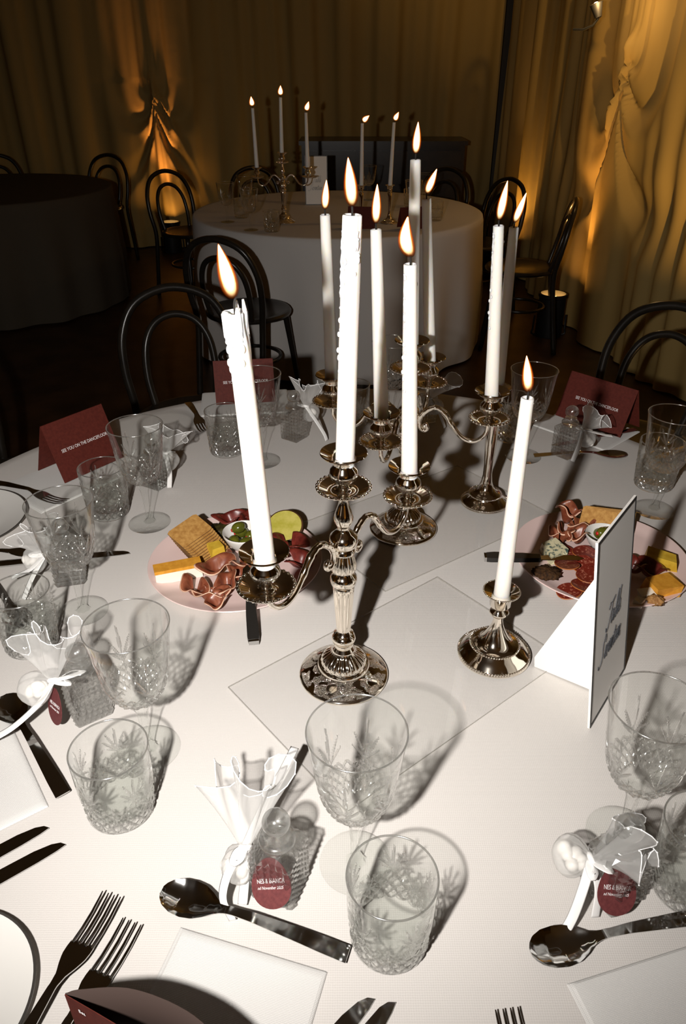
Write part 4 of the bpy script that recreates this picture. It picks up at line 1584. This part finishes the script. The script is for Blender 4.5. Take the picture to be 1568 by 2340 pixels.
def chunk(name, label, cat, loc, size, mat, seed, rz, tilt=.15):
    r = random.Random(seed)
    v = np.array([(x, y, z) for z in (0, 1) for y in (-.5, .5) for x in (-.5, .5)], float)
    v += np.array([[r.uniform(-.12, .12) for _ in range(3)] for _ in range(8)])
    v[:4, 2] = 0
    v *= size
    b = MB().add(v, [(0, 2, 3, 1), (4, 5, 7, 6), (0, 1, 5, 4), (1, 3, 7, 5), (3, 2, 6, 7), (2, 0, 4, 6)])
    return food(name, b, mat, (loc[0], loc[1], PZ + .0002 + (loc[2] if len(loc) > 2 else 0)), label, cat, rot=(0, 0, rz), smooth=False)


chunk('cheese_cube', 'small yellow cheese piece left of the left olive bowl', 'cheese', (-.2130, 1.0500), (.024, .022, .022), M['cheddar'], 3, .5)
chunk('cheese_wedge', 'blue-veined cheese piece at the left of the right platter', 'cheese', (.3540, 1.0500), (.030, .038, .020), M['blue'], 4, .3)
chunk('cheese_wedge', 'bright yellow cheese slab at the right rim of the right platter', 'cheese', (.5270, 1.0230), (.046, .022, .022), M['cheddar'], 5, -.5)
chunk('cheese_wedge', 'golden cheese slab at the front of the right platter, right of the sign', 'cheese', (.5000, .9500), (.046, .034, .020), M['rind'], 6, .3)
chunk('cheese_cube', 'small white cheese bit at the front rim of the right platter', 'cheese', (.4560, .9180), (.016, .013, .010), M['brie'], 7, .8)
chunk('cheese_wedge', 'pale cheese piece under the golden slab on the right platter', 'cheese', (.4720, .9340), (.024, .016, .013), M['brie'], 8, .2)


def ruffle(label, loc, size, seed, rz, group, mat='prosciutto', h=.020, turn=1.7, tilt=(0, 0)):
    """a folded slice: a wavy sheet gathered at its foot, pale fat along the upper edge"""
    r = random.Random(seed)
    nu, nv = 64, 9
    u = np.linspace(0, turn * PI, nu)
    P = np.zeros((nu, nv, 3))
    a1, a2 = r.uniform(0, 6), r.uniform(0, 6)
    for j in range(nv):
        q = j / (nv - 1)
        w = size * (.22 + .78 * q ** .8) * (1 + .20 * q * np.sin(2 * u + a1) + .10 * q * np.sin(5 * u + a2))
        z = h * (math.sin(q * 2.0) * .95) + h * .24 * q * np.sin(3 * u + a2)
        P[:, j] = np.stack([w * np.cos(u), .72 * w * np.sin(u), np.maximum(z, .0012)], -1)
    P[:, 8] = P[:, 7] + (P[:, 8] - P[:, 7]) * .6
    b = MB().grid(P[:, :8])
    b.grid(P[:, 7:], mat=1)
    o = food('ham_slice' if mat == 'prosciutto' else 'cured_beef_slice', b, [M[mat], M['ham_fat'] if mat == 'prosciutto' else M[mat]], (loc[0], loc[1], PZ + .0004 + (loc[2] if len(loc) > 2 else 0)), label, 'ham' if mat == 'prosciutto' else 'cured beef', group, (tilt[0], tilt[1], rz), angle=None)
    s = o.modifiers.new('thickness', 'SOLIDIFY')
    s.thickness = .0011
    s.offset = 1
    return o


hg, hr = 'folded ham slices on the left platter', 'folded ham slices on the right platter'
HL = [((-.2050, .9930, .004), .034, 1, 'largest folded ham slice with a pale fat edge, next to the orange-rind cheese'),
      ((-.2330, .9430), .027, 2, 'folded ham slice nearest the left end of the left platter'),
      ((-.2050, .9250), .026, 3, 'folded ham slice at the front rim of the left platter'),
      ((-.1830, .9480, .003), .026, 4, 'folded ham slice in the middle of the ham heap on the left platter'),
      ((-.1640, .9760), .028, 5, 'folded ham slice tucked beside the candle cup over the left platter'),
      ((-.1900, .9050), .022, 6, 'pointed ham slice hanging over the front of the ham heap'),
      ((-.1720, 1.0150), .025, 7, 'reddish ham slice just below the left olive bowl')]
for i, (p, s, sd, lab) in enumerate(HL):
    ruffle(lab, p, s, sd, i * 1.3 + .6, hg, h=.021, tilt=(.10 * math.sin(i), .12 * math.cos(i * 2)))
HR = [((.4020, 1.1500, .004), .024, 11, 'upright rolled ham slice at the far edge of the right platter'),
      ((.3880, 1.1080), .026, 12, 'folded ham slice above the blue cheese on the right platter'),
      ((.4180, 1.1200, .004), .026, 13, 'folded ham slice beside the dark-edged crackers'),
      ((.3720, 1.0840), .021, 14, 'small ham slice at the left side of the right platter'),
      ((.4060, 1.0840, .003), .023, 15, 'ham slice with white fat just left of the right olive bowl')]
for i, (p, s, sd, lab) in enumerate(HR):
    ruffle(lab, p, s, sd, i * 1.7, hr, h=.024 if i else .036, tilt=(.1 * math.sin(i + 1), .1 * math.cos(i)))
for i, (p, s, lab) in enumerate([((-.2000, 1.1500), .030, 'dark cured beef slice at the far edge of the left platter'), ((-.1650, 1.1480, .003), .028, 'dark cured beef slice behind the left olive bowl'),
                                 ((-.0900, 1.0700), .034, 'dark cured beef slice in the candelabra shadow on the left platter'), ((-.0720, 1.0180), .032, 'dark cured beef slice nearest the candelabra stem'),
                                 ((-.1120, 1.0250, .003), .030, 'dark cured beef slice hidden behind the leaning candle'),
                                 ((.4960, .9920), .030, 'dark cured beef slice right of the table sign'), ((.4680, 1.0000, .002), .028, 'dark cured beef slice directly behind the table sign')]):
    ruffle(lab, p, s, 21 + i, i * 1.1, 'folded cured beef slices', 'bresaola', .020)

SAL = MB()
SAL.lathe([(0, 0), (.0195, .0), (.0200, .0004), (.0200, .0012), (.0195, .0016)], 32, cap=False)
SAL_ME = None


def salami_mesh():
    n = 32
    th = np.linspace(0, 2 * PI, n, endpoint=False)
    rows = [(0, 0), (.0185, 0), (.0202, .0002), (.0205, .0010), (.0198, .0018), (.0187, .0017), (0, .0017)]
    P = np.zeros((n, len(rows), 3))
    for j, (r_, z) in enumerate(rows):
        x, y = r_ * np.cos(th), r_ * np.sin(th)
        P[:, j] = np.stack([x, y, z + 5.0 * x * x], -1)
    b = MB().grid(P, close_u=True)
    nv = len(rows) - 1
    b.mi = [1 if (k % nv) in (2, 3) else 0 for k in range(len(b.f))]
    return b.mesh('salami_slice', [M['salami'], M['salami_rind']], angle=50)


SAL_ME = salami_mesh()
SLs = [((.3740, 1.0490, .006), 'salami slice touching the blue cheese on the right platter'), ((.4060, 1.0450, .008), 'salami slice just below the right olive bowl'),
       ((.3980, 1.0150, .005), 'salami slice half under two others, left of the sign'), ((.3660, 1.0060, .011), 'salami slice with a pale rind ring in the middle of the right platter'),
       ((.3950, .9800, .009), 'salami slice touching the left edge of the table sign'), ((.3800, .9560, .004), 'salami slice at the front rim of the right platter'),
       ((.3560, .9460, .002), 'pointed salami slice hanging over the front rim of the right platter'), ((.4180, .9560, .003), 'salami slice half hidden behind the sign wing')]
for i, (p, lab) in enumerate(SLs):
    food('salami_slice', SAL_ME, None, (p[0], p[1], PZ + p[2] + .001), lab, 'salami', 'salami slices on the right platter', (.22 * math.sin(2.1 * i + 1), .2 * math.cos(1.7 * i), i * .9))


def ragged(name, label, cat, loc, r, h, seed, mat):
    o = food(name, MB().ball((0, 0, h * .5), (r, r * .8, h * .55), 28, 12, fn=lambda D: 1 + .20 * np.sin(D[..., 0] * 11 + seed) * np.cos(D[..., 1] * 9) + .12 * np.sin(D[..., 1] * 23 + D[..., 2] * 15)), mat, (loc[0], loc[1], PZ + .0012), label, cat, angle=None)
    return o


ragged('seed_cracker', 'dark seeded cracker at the knife tip on the right platter', 'cracker', (.3300, .9900), .022, .014, 1, M['seed_cracker'])
ragged('walnut', 'walnut half at the front of the right platter', 'walnut', (.4800, .9180), .013, .014, 2, M['walnut'])
ragged('lettuce_leaf', 'dark curly lettuce leaf between crackers and cured beef on the left platter', 'lettuce', (-.2150, 1.1250), .024, .012, 3, M['leaf'])
ragged('lettuce_leaf', 'dark curly lettuce leaf at the far edge of the right platter', 'lettuce', (.4340, 1.1440), .020, .016, 4, M['leaf'])
ft = thing('fruit_slice', 'green fruit slice with brown skin at the far right of the left platter', 'fruit', (-.1020, 1.1160, PZ + .017), (.5, .1, -.35))
obj('flesh', MB().lathe([(0, 0), (.030, 0), (.0315, .003), (.030, .006), (0, .006)], 40, cap=False), M['fruit'], ft)
obj('skin', MB().lathe([(.0302, -.0003), (.0325, .001), (.0330, .003), (.0325, .005), (.0302, .0063)], 40, cap=False), M['fruit_skin'], ft)


def cheese_knife(label, end, d, z, tilt):
    """end: the free end of the handle"""
    t = thing('cheese_knife', label, 'cheese knife', (*end, z), (0, tilt, rot_to(d)), 'dark cheese knives on the platters')
    st = np.linspace(0, .088, 14)
    w = np.interp(st, [0, .004, .05, .088], [.0078, .0088, .0080, .0058])
    tq = np.linspace(-1, 1, 7)
    obj('handle', loop_sweep(st, lambda x, i: [(w[i] * q, .0042) for q in tq] + [(w[i] * q, -.0042) for q in tq[::-1]], 0), M['black_handle'], t)
    obj('end_cap', MB().box((-.0018, 0, 0), (.004, .0150, .0080)), M['steel'], t, smooth=False)
    obj('blade', MB().prism([(.087, -.0052), (.087, .0052), (.100, .0085), (.125, .0100), (.150, .0070), (.158, 0), (.150, -.0050)][::-1], -.0007, .0007), M['steel'], t, smooth=False)
    return t


cheese_knife('dark-handled cheese knife sticking out of the left platter towards the camera', (-.1290, .8330), (-.16, .98), TZ + .0065, -.165)
cheese_knife('dark-handled cheese knife on the right platter pointing at the candlestick', (.2380, 1.0280), (.99, -.06), TZ + .0200, -.02)

# ------------------------------------------------------------------ bentwood chairs


def chair_proto(label, loc, rz):
    t = thing('bentwood_chair', label, 'chair', loc, rz, 'black bentwood chairs')
    obj('seat', MB().lathe([(0, .440), (.185, .440), (.203, .446), (.206, .456), (.200, .466), (.186, .468), (.170, .461), (0, .459)], 48, cap=False), M['chair'], t)
    s = [(-.170, -.245, 0), (-.172, -.205, .25), (-.172, -.185, .44), (-.188, -.205, .58), (-.178, -.228, .70), (-.120, -.250, .795), (0, -.262, .832)]
    obj('back_frame', MB().tube(spline(s + [(-x, y, z) for x, y, z in s[-2::-1]], 70), .0145, 10), M['chair'], t, angle=None)
    s = [(-.105, -.160, .452), (-.118, -.188, .56), (-.108, -.212, .66), (-.068, -.232, .725), (0, -.240, .748)]
    obj('inner_arch', MB().tube(spline(s + [(-x, y, z) for x, y, z in s[-2::-1]], 50), .0125, 10), M['chair'], t, angle=None)
    for k in (-1, 1):
        obj('leg', MB().tube(spline([(.130 * k, .125, .446), (.150 * k, .150, .25), (.172 * k, .185, 0)], 12), [.017 - .0004 * i for i in range(12)], 10), M['chair'], t, angle=None)
    a = np.linspace(0, 2 * PI, 40, endpoint=False)
    obj('stretcher_ring', MB().tube(np.stack([.150 * np.cos(a), .150 * np.sin(a) - .012, np.full(40, .235)], -1), .0095, 8, closed=True), M['chair'], t, angle=None)
    return t


def face(p, q):
    return math.atan2(q[1] - p[1], q[0] - p[0]) - PI / 2


FC = (-.03, 4.62)
CH = [((.880, 2.110), TC, 'black bentwood chair at the right, nearest the camera, double arch back'),
      ((-.490, 2.300), TC, 'black bentwood chair at the back left of the near table, barely lit'),
      ((-1.000, 1.800), TC, 'black bentwood chair at the left edge, only a glint of its frame showing'),
      ((-.455, 3.600), FC, 'black bentwood chair with its back to the camera before the far white cloth'),
      ((1.040, 4.500), (-.2, 4.75), 'black bentwood chair seen from the side before the amber drape'),
      ((.885, 5.200), FC, 'black bentwood chair behind the flames at right, arched back against the amber drape'),
      ((.620, 5.690), FC, 'black bentwood chair behind the far table, beside the dark cabinet'),
      ((-1.080, 5.600), FC, 'black bentwood chair in front of the knotted drape streak'),
      ((-.560, 5.750), FC, 'black bentwood chair behind the left far candles'),
      ((-2.050, 6.650), (-2.4, 5.6), 'black bentwood chair in the dark left corner, right of two'),
      ((-2.820, 6.650), (-2.4, 5.6), 'black bentwood chair in the dark left corner, left of two')]
ch0 = chair_proto(CH[0][2], (*CH[0][0], 0), face(CH[0][0], CH[0][1]))
for p, q, lab in CH[1:]:
    copy_tree(ch0, (*p, 0), face(p, q), lab)

# ------------------------------------------------------------------ the far tables
table_with_cloth(FC[0], FC[1], 'round banquet table under the far dim cloth', 'dim white cloth on the far table at the centre', 'round tables', 9)
table_with_cloth(-2.45, 5.55, 'round banquet table in the dark left corner', 'cloth coloured dark for shadow on the table at the far left', 'round tables', 14, M['shaded_cloth'])
ca_far = candelabra('candelabra on the far table, two arms and a centre cup', (-.3150, 4.2500, TZ), (3, 183))


def copy_simple(o, loc, rot, label, scale=None):
    c = copy_tree(o, loc, rot, label)
    if scale:
        c.scale = scale
    return c


copy_simple(cs_b, (.0960, 4.2200, TZ), 0, 'candlestick on the far table, left of two', (1, 1, .80))
copy_simple(cs_b, (.2450, 4.2200, TZ), 0, 'candlestick on the far table, right of two', (1, 1, .80))
FCN = [((-.446, 4.243, 1.004), (-.452, 4.243, 1.288), 'candle on the left arm of the far candelabra', -.1),
       ((-.315, 4.250, 1.072), (-.311, 4.250, 1.335), 'tall centre candle of the far candelabra', .05),
       ((-.184, 4.257, 1.004), (-.186, 4.250, 1.268), 'candle on the right arm of the far candelabra', .35),
       ((.0960, 4.220, .923), (.0965, 4.220, 1.222), 'candle in the left candlestick on the far table', .9),
       ((.2450, 4.220, .923), (.2560, 4.220, 1.226), 'candle in the right candlestick on the far table', .5)]
for b_, t_, lab, ln in FCN:
    candle(lab, b_, t_, flame=(.046, .026, ln), group='lit candles on the far table')
FG = [((-.62, 4.25), 'goblet on the far table, leftmost'), ((-.47, 4.02), 'goblet on the far table before the candelabra'), ((-.55, 4.55), 'goblet on the far table left of the candelabra'), ((.38, 4.34), 'goblet on the far table right of the candlesticks'),
      ((.47, 4.62), 'goblet on the far table near the side-on chair'), ((.16, 5.02), 'goblet at the back of the far table')]
for p, lab in FG:
    copy_tree(goblet0, (*p, TZ), p[0] * 3, lab)
for p, lab in [((-.56, 4.38), 'tumbler on the far table beside the leftmost goblet'), ((-.36, 3.98), 'tumbler at the near side of the far table'), ((.50, 4.30), 'tumbler on the far table beside the right candlestick'), ((.40, 4.75), 'tumbler at the right of the far table')]:
    copy_tree(tumbler0, (*p, TZ), p[0] * 2, lab)
tent('burgundy menu card on the far table, between the two candlesticks and us', (.02, 4.02), (.16, 4.00), .10, .04, False)
tent('burgundy menu card on the far table at its right side', (.30, 3.98), (.43, 4.02), .10, .04, False)
copy_tree(sg, (-.2250, 4.82, TZ + .0005), .05, 'pale table sign on the far table behind the candelabra')

# dark cabinet standing before the back drape
cb = thing('dark_cabinet', 'low dark cabinet standing in shadow before the back drape', 'cabinet', (.32, 6.80, 0))
obj('carcass', MB().box((0, 0, .50), (1.30, .42, .86)), M['chair'], cb, smooth=False)
obj('top', MB().box((0, 0, .945), (1.34, .46, .03)), M['chair'], cb, smooth=False)
for k in range(3):
    d = obj('door', MB().box((-.42 + .42 * k, -.218, .50), (.40, .02, .78)), M['chair'], cb, smooth=False)
    obj('knob', MB().ball((-.42 + .42 * k + .15, -.238, .52), .014), M['steel'], d)
for x in (-.58, .58):
    for y in (-.16, .16):
        obj('foot', MB().lathe([(.022, 0), (.028, .07)], 16), M['chair'], cb, loc=(x, y, 0))
